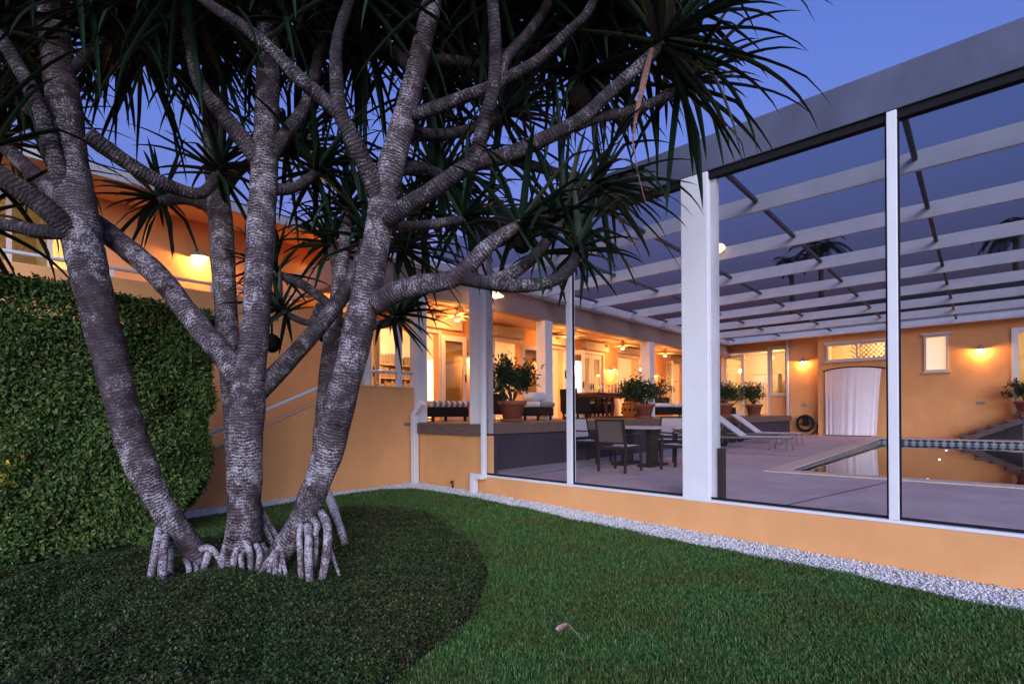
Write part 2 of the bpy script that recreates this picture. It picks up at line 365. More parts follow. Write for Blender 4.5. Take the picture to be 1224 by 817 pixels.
def fast_mesh(name, verts, faces_n, m, parent=None, smooth=False, origin=(0, 0, 0)):
    """verts (N,3) float array, faces: (K,4) or (K,3) int array"""
    verts = np.asarray(verts, np.float32) - np.asarray(origin, np.float32); k, q = faces_n.shape
    me = bpy.data.meshes.new(name); me.vertices.add(len(verts)); me.vertices.foreach_set('co', verts.ravel())
    me.loops.add(k * q); me.loops.foreach_set('vertex_index', faces_n.astype(np.int32).ravel())
    me.polygons.add(k); me.polygons.foreach_set('loop_start', np.arange(0, k * q, q, dtype=np.int32)); me.polygons.foreach_set('loop_total', np.full(k, q, np.int32))
    if smooth: me.polygons.foreach_set('use_smooth', np.ones(k, bool))
    me.update(calc_edges=True); me.validate()
    ob = bpy.data.objects.new(name, me); C.objects.link(ob); me.materials.append(m)
    if parent is not None: ob.parent = parent
    else: ob.location = origin
    return ob

def tag(o, label=None, cat=None, group=None, kind=None):
    if label: o['label'] = label
    if cat: o['category'] = cat
    if group: o['group'] = group
    if kind: o['kind'] = kind
    return o
def thing(name, label, cat, loc=(0, 0, 0), rz=0.0, group=None):
    o = bpy.data.objects.new(name, None); C.objects.link(o); o.location = loc; o.rotation_euler = (0, 0, rz); o.empty_display_size = 0.1
    return tag(o, label, cat, group)
def dup(root, loc, rz, label):
    r = root.copy(); C.objects.link(r); r.location = loc; r.rotation_euler = (0, 0, rz); r['label'] = label
    for ch in list(root.children):
        c = ch.copy(); C.objects.link(c); c.parent = r
        for g in ch.children:
            d = g.copy(); C.objects.link(d); d.parent = c
    return r
def point_light(name, loc, power, col=(1.0, 0.45, 0.13), size=0.04):
    d = bpy.data.lights.new(name, 'POINT'); d.energy = power * LAMP_K; d.color = col; d.shadow_soft_size = size
    o = bpy.data.objects.new(name, d); C.objects.link(o); o.location = loc; return o

def wall_x(mb, Y, x0, x1, z0, z1, ops, t):
    """wall in plane Y facing -Y, thickness t towards +Y, openings (xa, xb, za, zb)"""
    us = sorted({x0, x1} | {o[0] for o in ops} | {o[1] for o in ops}); zs = sorted({z0, z1} | {o[2] for o in ops} | {o[3] for o in ops})
    for a, b in zip(us, us[1:]):
        for c, d in zip(zs, zs[1:]):
            if any(o[0] <= (a + b) / 2 <= o[1] and o[2] <= (c + d) / 2 <= o[3] for o in ops): continue
            mb.quad((a, Y, c), (b, Y, c), (b, Y, d), (a, Y, d)); mb.quad((a, Y + t, c), (a, Y + t, d), (b, Y + t, d), (b, Y + t, c))
    for xa, xb, za, zb in list(ops) :
        mb.quad((xa, Y, za), (xa, Y, zb), (xa, Y + t, zb), (xa, Y + t, za)); mb.quad((xb, Y, za), (xb, Y + t, za), (xb, Y + t, zb), (xb, Y, zb))
        mb.quad((xa, Y, zb), (xb, Y, zb), (xb, Y + t, zb), (xa, Y + t, zb)); mb.quad((xa, Y, za), (xa, Y + t, za), (xb, Y + t, za), (xb, Y, za))
    mb.quad((x0, Y, z0), (x0, Y, z1), (x0, Y + t, z1), (x0, Y + t, z0)); mb.quad((x1, Y, z0), (x1, Y + t, z0), (x1, Y + t, z1), (x1, Y, z1))
    mb.quad((x0, Y, z1), (x1, Y, z1), (x1, Y + t, z1), (x0, Y + t, z1))
def wall_y(mb, X, y0, y1, z0, z1, ops, t):
    """wall in plane X facing -X, thickness t towards +X, openings (ya, yb, za, zb)"""
    b = MB(); wall_x(b, 0, y0, y1, z0, z1, ops, t)
    off = len(mb.v); mb.v += [(X + y, x, z) for x, y, z in b.v]; mb.f += [tuple(off + k for k in f)[::-1] for f in b.f]

# ================================================================== SETTING
# ground sheet, finer near the camera
xs = np.concatenate([[-600, -100, -30], np.linspace(-8, 6.4, 60), [12, 30, 100, 600]]); ys = np.concatenate([[-600, -100, -30], np.linspace(-7, 11, 72), [30, 100, 600]])
gx, gy = np.meshgrid(xs, ys, indexing='ij'); gz = ground_np(gx, gy) - 0.01
gz = np.where(gx > 6.3, -0.4, gz)
nv = np.stack([gx, gy, gz], -1).reshape(-1, 3); nx, ny = len(xs), len(ys)
ii = (np.arange(nx - 1)[:, None] * ny + np.arange(ny - 1)[None, :]).ravel()
g = fast_mesh('ground', nv, np.stack([ii, ii + ny, ii + ny + 1, ii + 1], 1), M['ground']); tag(g, kind='structure')

# pool deck slab, with the pool cut out
PX0, PX1, PY0, PY1 = 9.55, 20.8, -6.4, 2.42
WATER = 0.385
mb = MB()
def slabrect(x0, x1, y0, y1):
    n = max(1, int((x1 - x0) / 2)); e = np.linspace(x0, x1, n + 1)
    for a, b in zip(e, e[1:]): mb.quad((a, y0, slab_z(a)), (b, y0, slab_z(b)), (b, y1, slab_z(b)), (a, y1, slab_z(a)))
slabrect(6.0, PX0, -7, 6.7); slabrect(PX0, PX1, PY1, 6.7); slabrect(PX1, 23.2, -7, 6.7)
tag(mb.build('pool_deck', M['slab']), kind='structure')
mb = MB()   # saw-cut joint lines in the concrete
mb.bar((6.1, 1.62, .404), (9.3, .90, .430), .012, .004)
mb.bar((6.1, 5.6, .404), (9.6, 5.6, .432), .010, .004); mb.bar((12.6, 2.9, .455), (12.6, 5.9, .455), .010, .004)
tag(mb.build('deck_joint', M['skirt']), kind='structure')
mb = MB()
mb.quad((PX0, PY0, -1.2), (PX1, PY0, -1.2), (PX1, PY1, -1.2), (PX0, PY1, -1.2))
for a, b in (((PX0, PY0), (PX0, PY1)), ((PX0, PY1), (PX1, PY1)), ((PX1, PY1), (PX1, PY0)), ((PX1, PY0), (PX0, PY0))):
    mb.quad((*a, -1.2), (*b, -1.2), (*b, WATER - .06), (*a, WATER - .06))
tag(mb.build('pool_basin', M['basin']), kind='structure')
mb = MB(); mb.quad((PX0, PY0, WATER), (PX1, PY0, WATER), (PX1, PY1, WATER), (PX0, PY1, WATER)); tag(mb.build('pool_water', M['water']), kind='structure')
# waterline tile band
mb = MB(); uvs = []
for a, b in (((PX0, PY0), (PX0, PY1)), ((PX0, PY1), (PX1, PY1)), ((PX1, PY1), (PX1, PY0)), ((PX1, PY0), (PX0, PY0))):
    L = math.dist(a, b)
    mb.quad((*a, WATER - .06), (*b, WATER - .06), (*b, slab_z(b[0]) - .01), (*a, slab_z(a[0]) - .01)); uvs += [(0, 0), (L, 0), (L, .34), (0, .34)]
tb = mb.build('pool_tile_band', M['tile']); tag(tb, kind='structure')
ul = tb.data.uv_layers.new(name='uv')
for k, uv in enumerate(uvs): ul.data[k].uv = uv
mb = MB(); cw = .30
def cop(x0, x1, y0, y1):
    mb.box(x0, x1, y0, y1, 0, .022)
    for k in range(len(mb.v) - 8, len(mb.v)):
        x, y, z = mb.v[k]; mb.v[k] = (x, y, z + slab_z(x) + .002)
cop(PX0 - cw, PX0 + .03, PY0, PY1 + cw); cop(PX0 + .03, PX1, PY1 - .03, PY1 + cw); cop(PX1, PX1 + cw, PY0, PY1 + cw)
tag(mb.build('pool_coping', M['coping'], bev=.006), kind='structure')

# ================================================================== HOUSE
DZ = 1.28
house = thing('house', 'low ochre house with a lit veranda and white columns around the pool deck', 'house', (0, 0, 0))
YB = 9.8
# openings in the veranda back wall: (x0, x1, top)
OPS = [(6.30, 7.98, 3.42), (9.95, 11.0, 3.46), (12.2, 13.05, 3.46), (14.1, 15.4, 3.46), (16.4, 17.75, 3.52), (20.4, 22.05, 3.6)]
mb = MB(); wall_x(mb, YB, 5.72, 26, DZ - .3, 3.95, [(a, b, DZ - .005, t) for a, b, t in OPS], .2); mb.build('wall', M['plaster'], house)
# end wall with glazed doors, hose wall, curtain wall
mb = MB(); wall_y(mb, 22.8, 5.58, 8.42, DZ - .4, 4.4, [(6.47, 8.36, DZ, 3.96), (5.80, 6.36, 2.18, 3.99)], .2); mb.build('wall', M['plaster'], house)
mb = MB(); wall_y(mb, 22.62, 4.56, 5.62, 0.2, 4.4, [], .17); mb.build('wall', M['plaster'], house)
WCUR = [(2.46, 4.22, 3.36, 3.90), (.80, 1.34, 2.80, 3.93), (-2.2, -.80, 1.38, 3.92)]
mb = MB(); wall_y(mb, 22.3, -8, 4.56, 0.2, 4.4, WCUR, .2); mb.quad((22.3, 4.56, .2), (22.3, 4.56, 4.4), (22.9, 4.56, 4.4), (22.9, 4.56, .2)); mb.build('wall', M['plaster'], house)
# upper storey on the left, its parapet, soffit and eaves
mb = MB(); wall_x(mb, 10.6, -7, 6.3, 2.3, 5.02, [(-1.2, 1.17, 2.55, 4.72)], .2); mb.quad((6.3, 10.6, 2.3), (6.3, 13.5, 2.3), (6.3, 13.5, 5.02), (6.3, 10.6, 5.02)); mb.build('wall', M['plaster'], house)
mb = MB(); mb.box(-7, 5.62, 9.3, 9.45, -.3, 3.48); mb.build('parapet', M['plaster'], house, bev=.01)
mb = MB(); mb.box(-7, 5.6, 9.45, 10.6, 2.3, 2.45); mb.build('walkway_floor', M['slab'], house)
mb = MB(); mb.box(-7.3, 6.6, 9.55, 13.6, 5.02, 5.07); mb.build('soffit', M['soffit'], house)
mb = MB(); mb.box(-7.3, 6.65, 9.5, 9.55, 4.98, 5.14); mb.box(6.6, 6.65, 9.55, 13.6, 4.98, 5.14); mb.build('eave_board', M['whitebeam'], house)
mb = MB(); mb.quad((-7.3, 9.48, 5.15), (6.7, 9.48, 5.15), (6.7, 13.6, 6.3), (-7.3, 13.6, 6.3)); mb.build('roof', M['roof'], house)
# veranda beam, ceiling, columns and roof
mb = MB(); mb.box(4.55, 22.8, 8.0, 8.24, 3.77, 4.29); mb.box(4.55, 4.75, 8.24, 10.55, 3.77, 4.29); mb.build('beam', M['beam'], house, bev=.012)
mb = MB(); mb.box(4.75, 26, 8.24, YB, 3.92, 3.97); mb.build('ceiling', M['soffit'], house)
mb = MB(); mb.box(4.5, 22.6, 7.86, 8.0, 4.29, 4.44); mb.build('gutter', M['white'], house, bev=.01)
for cx, wd in ((6.11, .24), (10.05, .30), (15.5, .34), (20.1, .34)):
    mb = MB(); mb.box(cx - wd / 2, cx + wd / 2, 8.12 - wd / 2, 8.12 + wd / 2, DZ, 3.768); mb.build('column', M['white'], house, bev=.012)
for cx in (4.98, 5.68):
    mb = MB(); mb.box(cx - .05, cx + .05, 8.12, 8.22, 1.94, 3.768); mb.build('column', M['white'], house, bev=.008)
mb = MB(); mb.quad((4.4, 7.9, 4.45), (23, 7.9, 4.45), (27, 13, 6.4), (4.4, 13, 6.4)); mb.build('roof', M['roof'], house)
mb = MB(); mb.quad((22.2, -9, 4.46), (27.5, -9, 6.7), (27.5, 3.8, 6.7), (22.2, 8, 4.46)); mb.quad((27.5, 3.8, 6.7), (27.5, -9, 6.7), (33, -9, 4.46), (33, 8, 4.46))
mb.f.append((len(mb.v), len(mb.v) + 1, len(mb.v) + 2)); mb.v += [(22.2, 8, 4.46), (27.5, 3.8, 6.7), (33, 8, 4.46)]; mb.build('roof', M['roof'], house)
# interior shells, one per lit room
def room(x0, x1, y0, y1, z0, z1, openside):
    b = MB()
    if openside != '-y': b.quad((x0, y0, z0), (x0, y0, z1), (x1, y0, z1), (x1, y0, z0))
    b.quad((x0, y1, z0), (x1, y1, z0), (x1, y1, z1), (x0, y1, z1))
    if openside != '-x': b.quad((x0, y0, z0), (x0, y1, z0), (x0, y1, z1), (x0, y0, z1))
    b.quad((x1, y0, z0), (x1, y0, z1), (x1, y1, z1), (x1, y1, z0))
    b.quad((x0, y0, z0), (x1, y0, z0), (x1, y1, z0), (x0, y1, z0)); b.quad((x0, y0, z1), (x0, y1, z1), (x1, y1, z1), (x1, y0, z1))
    b.build('interior_wall', M['cream'], house)
    return ((x0 + x1) / 2, (y0 + y1) / 2, z1 - .35)
RP = [room(5.75, 9.3, YB + .21, 12.6, DZ, 3.9, '-y'), room(9.32, 13.4, YB + .21, 12.6, DZ, 3.9, '-y'), room(13.42, 18.6, YB + .21, 12.6, DZ, 3.9, '-y'), room(18.62, 25.5, YB + .21, 12.6, DZ, 3.9, '-y')]
RP2 = room(23.01, 26.4, 5.3, 8.5, DZ, 4.2, '-x')
RP3 = room(22.51, 24, .5, 4.4, 2.3, 4.2, '-x'); RP4 = room(-1.5, .97, 10.81, 13, 2.4, 4.95, '-y'); RP6 = room(.98, 2.2, 10.81, 13, 2.4, 4.95, '-y'); RP5 = room(22.51, 25, -3, -.6, 1.3, 4.2, '-x')
WARM = (1.0, 0.64, 0.38)
for p, e in zip(RP, (11, 12, 13, 15)): point_light('room_lamp_light', p, e, WARM, .15)
point_light('room_lamp_light', RP2, 12, WARM, .15); point_light('room_lamp_light', RP3, 15, WARM, .1); point_light('room_lamp_light', RP4, 1.2, WARM, .1); point_light('room_lamp_light', RP6, 6, WARM, .1); point_light('room_lamp_light', RP5, 5, WARM, .1)

def frame_x(mb, Y, x0, x1, z0, z1, wd=.09, dp=.06, bottom=True):
    mb.box(x0, x0 + wd, Y - dp, Y, z0, z1); mb.box(x1 - wd, x1, Y - dp, Y, z0, z1); mb.box(x0 + wd, x1 - wd, Y - dp, Y, z1 - wd, z1)
    if bottom: mb.box(x0 + wd, x1 - wd, Y - dp, Y, z0, z0 + wd)
def frame_y(mb, X, y0, y1, z0, z1, wd=.09, dp=.06, bottom=True):
    mb.box(X - dp, X, y0, y0 + wd, z0, z1); mb.box(X - dp, X, y1 - wd, y1, z0, z1); mb.box(X - dp, X, y0 + wd, y1 - wd, z1 - wd, z1)
    if bottom: mb.box(X - dp, X, y0 + wd, y1 - wd, z0, z0 + wd)
# door casings around each opening
for a, b, t in OPS:
    mb = MB(); frame_x(mb, YB - .002, a - .08, b + .08, DZ, t + .08, .08, .03, bottom=False); mb.build('door_frame', M['frame'], house, bev=.006)
# door leaves: half-open glazed doors (door > pane, handle)
def door_leaf(p, q, z0, z1):
    """glazed leaf standing between plan points p (hinge) and q"""
    p, q = Vector((*p, 0)), Vector((*q, 0)); d = (q - p).normalized(); wd = (q - p).length
    def P(u, z): return (p + d * u + Vector((0, 0, z)))
    mb = MB(); st = .12
    mb.bar(P(st / 2, z0), P(st / 2, z1), st, .045, up=d.cross(UP)); mb.bar(P(wd - st / 2, z0), P(wd - st / 2, z1), st, .045, up=d.cross(UP))
    mb.bar(P(st, z1 - .07), P(wd - st, z1 - .07), .045, .14); mb.bar(P(st, z0 + .11), P(wd - st, z0 + .11), .045, .22)
    door = mb.build('door', M['frame'], house, bev=.005)
    g_ = MB(); g_.bar(P(st, (z0 + z1) / 2 + .04), P(wd - st, (z0 + z1) / 2 + .04), .012, z1 - z0 - .36); g_.build('pane', M['glass'], door)
    h = MB(); n_ = d.cross(UP).normalized()
    for sgn in (-1, 1):
        h.bar(P(wd - .06, z0 + .95) + n_ * sgn * .05, P(wd - .06, z0 + 1.15) + n_ * sgn * .05, .03, .02)
        h.bar(P(wd - .06, z0 + 1.05) + n_ * sgn * .02, P(wd - .06, z0 + 1.05) + n_ * sgn * .05, .02, .02)
    h.build('handle', M['darkbronze'], door)
door_leaf((8.02, YB - .05), (8.80, YB - .12), DZ + .01, 3.40)
door_leaf((6.28, YB - .05), (5.80, YB - .45), DZ + .01, 3.38)
door_leaf((11.02, YB - .05), (11.85, YB - .16), DZ + .01, 3.44)
door_leaf((13.06, YB - .05), (13.5, YB - .55), DZ + .01, 3.44)
door_leaf((17.78, YB - .05), (18.55, YB - .22), DZ + .01, 3.50)
door_leaf((14.14, YB + .06), (14.74, YB + .06), DZ + .01, 3.45); door_leaf((15.37, YB + .06), (14.76, YB + .06), DZ + .01, 3.45)
door_leaf((20.42, YB - .04), (19.9, YB - .5), DZ + .01, 3.58)
# end wall: one leaf closed, the other swung in, and a side window
door_leaf((22.83, 8.30), (22.83, 7.44), DZ + .01, 3.92)
mb = MB(); frame_y(mb, 22.8, 6.42, 8.40, DZ, 4.02, .07, .05, bottom=False); mb.build('door_frame', M['frame'], house, bev=.006)
def window(axis, c, u0, u1, z0, z1, mull=(), panem='glass', sill=True, head=True):
    mb = MB(); (frame_x if axis == 'x' else frame_y)(mb, c, u0 - .05, u1 + .05, z0 - .05, z1 + .05, .07, .05)
    for m_ in mull:
        mb.box(*((m_ - .03, m_ + .03, c - .05, c) if axis == 'x' else (c - .05, c, m_ - .03, m_ + .03)), z0 + .02, z1 - .02)
    wn = mb.build('window', M['frame'], house, bev=.004)
    g_ = MB(); g_.box(*((u0 + .02, u1 - .02, c + .03, c + .04) if axis == 'x' else (c + .03, c + .04, u0 + .02, u1 - .02)), z0 + .02, z1 - .02); g_.build('pane', M[panem], wn)
    if head:
        s_ = MB(); s_.box(*((u0 - .12, u1 + .12, c - .09, c) if axis == 'x' else (c - .09, c, u0 - .12, u1 + .12)), z1 + .052, z1 + .12); s_.build('head_trim', M['frame'], wn, bev=.005)
    if sill:
        s_ = MB(); s_.box(*((u0 - .1, u1 + .1, c - .10, c) if axis == 'x' else (c - .10, c, u0 - .1, u1 + .1)), z0 - .10, z0 - .052); s_.build('sill', M['frame'], wn, bev=.005)
    return wn
window('y', 22.8, 5.80, 6.36, 2.18, 3.99)
wn = window('y', 22.3, 2.46, 4.22, 3.36, 3.90, mull=(3.30,))
mb = MB(); k = 0                                    # diagonal lattice screen behind the right-hand pane
for i in range(-8, 24):
    for sgn in (1, -1):
        y0 = 2.46 + i * .15; pts = []
        for t in np.linspace(0, .54, 12):
            yy = y0 + sgn * t * .9 + (0 if sgn > 0 else .4)
            if 2.46 <= yy <= 3.27 or (sgn > 0 and 3.33 < yy < 3.52): pts.append((22.42 + .004 * sgn, yy, 3.36 + t))
        if len(pts) > 1: mb.bar(pts[0], pts[-1], .012, .040, up=(0, 1, 0))
mb.build('lattice', M['shelf'], wn)
window('y', 22.3, .80, 1.34, 2.80, 3.93, panem='frost')
window('x', 10.6, -1.2, 1.17, 2.55, 4.72, mull=(.50, .95), sill=False)
# glazed door on the far right with its white frame
mb = MB(); frame_y(mb, 22.3, -2.26, -.74, 1.33, 4.0, .16, .06, bottom=False); df = mb.build('door', M['white'], house, bev=.006)
mb = MB(); mb.box(22.33, 22.345, -2.1, -.9, 1.4, 3.84); mb.build('pane', M['glass'], df)
mb = MB(); mb.box(22.20, 22.23, -.86, -.83, 2.2, 2.45); mb.build('handle', M['black'], df)
# roller-shutter boxes above the openings
for a, b, z0, z1 in ((9.86, 11.0, 3.56, 3.84), (12.1, 13.2, 3.56, 3.84), (14.1, 15.5, 3.56, 3.84), (16.28, 18.2, 3.62, 3.86), (20.3, 22.2, 3.68, 3.88), (6.6, 8.6, 3.52, 3.82)):
    mb = MB(); mb.box(a, b, YB - .22, YB - .002, z0, z1); mb.build('shutter_box', M['shutter'], house, bev=.02)
# white pipe at the end wall joint
mb = MB(); mb.tube([(22.56, 5.68, .7), (22.56, 5.68, 4.35)], .055, 10); mb.build('drain_pipe', M['white'], house, smooth=True)

# ---- veranda deck
EY0, EY1 = 6.52, 5.60
deck = thing('veranda_deck', 'raised wooden veranda deck with weathered edge board over dark skirt', 'deck', (6, 6.5, 0)); DO = (6, 6.5, 0)
def edge_y(x): return EY0 + (EY1 - EY0) * (x - 6.3) / (22.8 - 6.3)
mb = MB(); mb.prism([(5.99, 6.3), (6.3, 6.5), (22.8, EY1), (22.8, YB), (4.75, YB), (4.75, 8.3), (5.99, 8.05)], DZ - .06, DZ); mb.build('deck_boards', M['deckwood'], deck, DO)
mb = MB(); mb.bar((6.36, edge_y(6.36) - .03, 1.17), (22.78, EY1 - .03, 1.17), .05, .20); mb.build('edge_board', M['wood'], deck, DO, bev=.006)
mb = MB(); mb.bar((5.95, 6.20, 1.17), (5.95, 8.02, 1.17), .05, .20); mb.build('edge_board', M['wood'], deck, DO, bev=.006)
mb = MB()
mb.bar((6.34, edge_y(6.34) + .03, .72), (22.78, EY1 + .03, .72), .03, .70); mb.build('skirt', M['skirt'], deck, DO)
mb = MB(); mb.box(6.2, 6.35, 6.2, 6.56, .38, 1.07); mb.build('corner_pier', M['skirt'], deck, DO)

# ---- garden walls
t_ = thing('veranda_base_wall', 'short ochre wall under the end of the deck edge board', 'wall', (6, 7, 0))
mb = MB(); mb.box(5.995, 6.2, 6.14, 8.1, -.3, 1.066); mb.build('wall', M['plaster'], t_, (6, 7, 0))
t_ = thing('knee_wall', 'long low ochre wall carrying the white posts of the screened pool cage', 'wall', (6, 0, 0))
mb = MB(); mb.box(5.96, 6.14, -8, 6.138, -.4, .385); mb.build('wall', M['plaster'], t_, (6, 0, 0), bev=.006)
mb = MB(); mb.box(5.952, 6.10, -8, 6.13, .387, .418); mb.build('sill', M['white'], t_, (6, 0, 0), bev=.004)
t_ = thing('stair_wall', 'tall ochre garden wall whose top slopes up beside the stairs behind the hedge', 'wall', (3, 8.1, 0))
mb = MB(); mb.prism_xz([(.2, -.3), (5.99, -.3), (5.99, 1.94), (4.73, 1.94), (.4, .03), (.2, .03)], 8.1, 8.28); mb.build('wall', M['plaster'], t_, (3, 8.1, 0), bev=.008)
mb = MB(); mb.bar((.42, 8.19, .055), (4.72, 8.19, 1.96), .20, .025); mb.bar((4.72, 8.19, 1.955), (5.97, 8.19, 1.955), .20, .025); mb.build('coping', M['soffit'], t_, (3, 8.1, 0))
t_ = thing('staircase', 'concrete steps rising behind the sloping ochre wall to the veranda', 'stairs', (3, 8.8, 0))
mb = MB(); n = 8
for k in range(n): mb.box(.8 + k * .42, 4.76, 8.29, 9.29, .0 + k * .16 - (0.3 if k == 0 else 0.001), .16 + k * .16)
mb.build('flight', M['slab'], t_, (3, 8.8, 0))
t_ = thing('handrail', 'white tube handrail along the sloping top of the stair wall', 'railing', (3, 8.16, 0))
mb = MB(); mb.tube([(.6, 8.16, .35), (2.42, 8.16, 1.17), (4.1, 8.16, 1.91), (4.72, 8.16, 2.19), (4.96, 8.16, 2.235), (6.0, 8.16, 2.235)], .029, 10); mb.build('rail', M['white'], t_, (3, 8.16, 0), smooth=True)
for x in (1.2, 3.18, 4.5):
    z = .92 + .443 * (x - 2.42); mb = MB(); mb.tube([(x, 8.16, z + .02), (x, 8.16, z + .26)], .018, 8); mb.build('baluster', M['white'], t_, (3, 8.16, 0), smooth=True)
t_ = thing('parapet_rail', 'white rail running along the top of the upper walkway parapet', 'railing', (2, 9.38, 3.48))
mb = MB(); mb.tube([(-7, 9.38, 3.61), (5.5, 9.38, 3.63)], .028, 10); mb.build('rail', M['white'], t_, (2, 9.38, 3.48), smooth=True)
for x in np.arange(-6.4, 5.6, 1.32):
    mb = MB(); mb.box(x - .02, x + .02, 9.36, 9.40, 3.48, 3.60); mb.build('baluster', M['white'], t_, (2, 9.38, 3.48))

# ================================================================== POOL CAGE
cage = thing('screen_enclosure', 'white framed insect screen enclosure roofing over the swimming pool', 'pool cage', (6, 0, .4)); CO = (6, 0, .4)
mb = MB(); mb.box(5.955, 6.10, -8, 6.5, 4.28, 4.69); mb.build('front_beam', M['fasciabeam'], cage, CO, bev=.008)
mb = MB(); mb.box(5.99, 6.08, -8, 6.2, 4.20, 4.278); mb.build('front_channel', M['bronze'], cage, CO)
mb = MB(); mb.box(5.955, 6.13, 2.34, 2.67, .38, 4.279); mb.build('post', M['white'], cage, CO, bev=.01)
mb = MB(); mb.box(6.04, 6.12, 2.27, 2.338, .42, 4.20); mb.build('screen_channel', M['whitebeam'], cage, CO)
mb = MB(); mb.box(6.02, 6.13, 2.21, 2.268, .42, 1.02); mb.build('door_stop', M['bronzepaint'], cage, CO)
for y0, y1 in ((.56, .64), (4.33, 4.42), (-1.5, -1.42), (-3.6, -3.27)):
    mb = MB(); mb.box(5.965, 6.07, y0, y1, .419, 4.279); mb.build('post', M['white'], cage, CO, bev=.006)
    mb = MB(); mb.box(6.00, 6.03, y0 - .016, y0 - .002, .419, 4.2); mb.box(6.00, 6.03, y1 + .002, y1 + .016, .419, 4.2); mb.build('screen_channel', M['bronze'], cage, CO)
mb = MB(); mb.box(5.955, 6.10, 6.20, 6.48, 1.27, 4.279); mb.build('post', M['white'], cage, CO, bev=.01)
mb = MB(); mb.box(6.30, 6.42, 6.36, 6.49, 1.09, 4.3); mb.build('post', M['whitebeam'], cage, CO, bev=.006)
mb = MB(); mb.box(6.005, 6.02, -8, 6.12, .419, .445); mb.build('bottom_channel', M['bronze'], cage, CO)
for X in (7.73, 9.74, 11.74, 13.83, 15.9, 17.98, 20.06):
    mb = MB(); mb.box(X - .03, X + .03, -8, 7.85, 4.30, 4.53); mb.build('roof_beam', M['beampaint'], cage, CO, bev=.004)
mb = MB(); mb.box(22.0, 22.29, -8, 7.85, 4.28, 4.36); mb.box(22.2, 22.29, -8, 7.85, 4.362, 4.53); mb.build('rear_gutter', M['white'], cage, CO, bev=.01)
for Y in (7.6, 5.85, 4.08, 2.33, .55, -1.2, -3.0):
    mb = MB(); mb.box(6.1, 22.1, Y - .025, Y + .025, 4.42, 4.47); mb.build('purlin', M['purlin'], cage, CO)
mb = MB(); mb.quad((6.05, -8, 4.60), (22.28, -8, 4.60), (22.28, 7.9, 4.60), (6.05, 7.9, 4.60)); mb.build('roof_screen', M['screen'], cage, CO)
# front insect mesh as real threads
mb = MB(); th = .00018; sp = .011
for (ya, yb) in ((4.44, 6.18), (2.69, 4.32), (.66, 2.19), (-1.40, .54), (-3.25, -1.52)):
    for k in range(int((yb - ya) / sp)):
        y = ya + k * sp; mb.quad((6.015, y - th, .445), (6.015, y + th, .445), (6.015, y + th, 4.2), (6.015, y - th, 4.2))
    for k in range(int(3.75 / sp)):
        z = .45 + k * sp; mb.quad((6.0145, ya, z - th), (6.0145, yb, z - th), (6.0145, yb, z + th), (6.0145, ya, z + th))
mb.build('front_screen', M['bronze'], cage, CO)

# downspouts and tap
def downspout(label, pts, wd, loc):
    t = thing('downspout', label, 'downspout', loc, group='white downspouts on the wall'); b = MB()
    for p, q in zip(pts, pts[1:]): b.bar(p, q, wd, wd * 1.0)
    b.build('pipe', M['white'], t, loc, bev=.008)
    return t
t = downspout('thin white downspout bending into a square elbow at the deck corner post', [(5.93, 6.11, 4.27), (5.93, 6.11, .36)], .075, (5.9, 6.11, 0))
mb = MB(); mb.bar((5.87, 6.07, .40), (5.87, 6.34, .40), .09, .09); mb.bar((5.87, 6.295, .36), (5.87, 6.295, .02), .10, .10); mb.build('elbow', M['white'], t, (5.9, 6.11, 0), bev=.006)
t = downspout('white downspout in the inner corner beside the stair wall end', [(5.91, 7.99, .08), (5.91, 7.99, 1.46)], .11, (5.9, 8, 0))
mb = MB(); mb.bar((5.91, 7.99, 1.43), (5.93, 7.76, 1.66), .10, .10, up=(1, 0, 0)); mb.build('elbow', M['white'], t, (5.9, 8, 0), bev=.006)
t = thing('garden_tap', 'small dark garden tap standing before the ochre base wall', 'tap', (5.92, 6.91, .1))
mb = MB(); mb.tube([(5.93, 6.91, .08), (5.93, 6.91, .20), (5.91, 6.91, .235), (5.88, 6.92, .225)], .014, 8); mb.build('pipe', M['darkbronze'], t, (5.92, 6.91, .1), smooth=True)
mb = MB(); mb.bar((5.93, 6.88, .25), (5.93, 6.94, .25), .02, .012); mb.build('handle', M['black'], t, (5.92, 6.91, .1))

# ================================================================== LAMPS AND FANS
LG = 'wall lamps with metal shades'
def wall_lamp(label, p, n, power, r=.11, glow='bulb'):
    """p: centre of shade on the wall, n: outward horizontal direction"""
    n = Vector(n); p = Vector(p); t = thing('wall_lamp', label, 'wall lamp', p, group=LG); c = n * .14
    b = MB(); b.box(-.05, .05, -.05, .05, -.05, .05); b.v = [tuple(Vector((x * (1 - abs(n.x)) + n.x * (.012 + x * .2), y * (1 - abs(n.y)) + n.y * (.012 + y * .2), z + .09))) for x, y, z in b.v]; b.build('wall_plate', M['shade'], t)
    b = MB(); b.tube([n * .02 + Vector((0, 0, .09)), n * .09 + Vector((0, 0, .14)), c + Vector((0, 0, .10))], .012, 8); b.build('arm', M['shade'], t, smooth=True)
    b = MB(); b.lathe([(.025, .10), (.045, .075), (r * .75, .03), (r, -.03), (r * .97, -.03), (r * .72, .022), (.04, .06)], c, 18, (True, False)); b.build('shade', M['shade'], t, smooth=True)
    b = MB(); b.ball(c + Vector((0, 0, .0)), .035); b.build('bulb', M[glow], t, smooth=True)
    l_ = point_light('wall_lamp_light', p + c + Vector((0, 0, -.035)), power, (1.0, .46, .13), .03)
    return t
wall_lamp('brass wall lamp beside the leftmost open veranda door', (8.98, YB, 2.9), (0, -1, 0), 6)
wall_lamp('wall lamp by the glazed leaf behind the first potted shrub', (11.95, YB, 2.98), (0, -1, 0), 6)
wall_lamp('wall lamp just right of the second veranda column', (13.62, YB, 3.0), (0, -1, 0), 6)
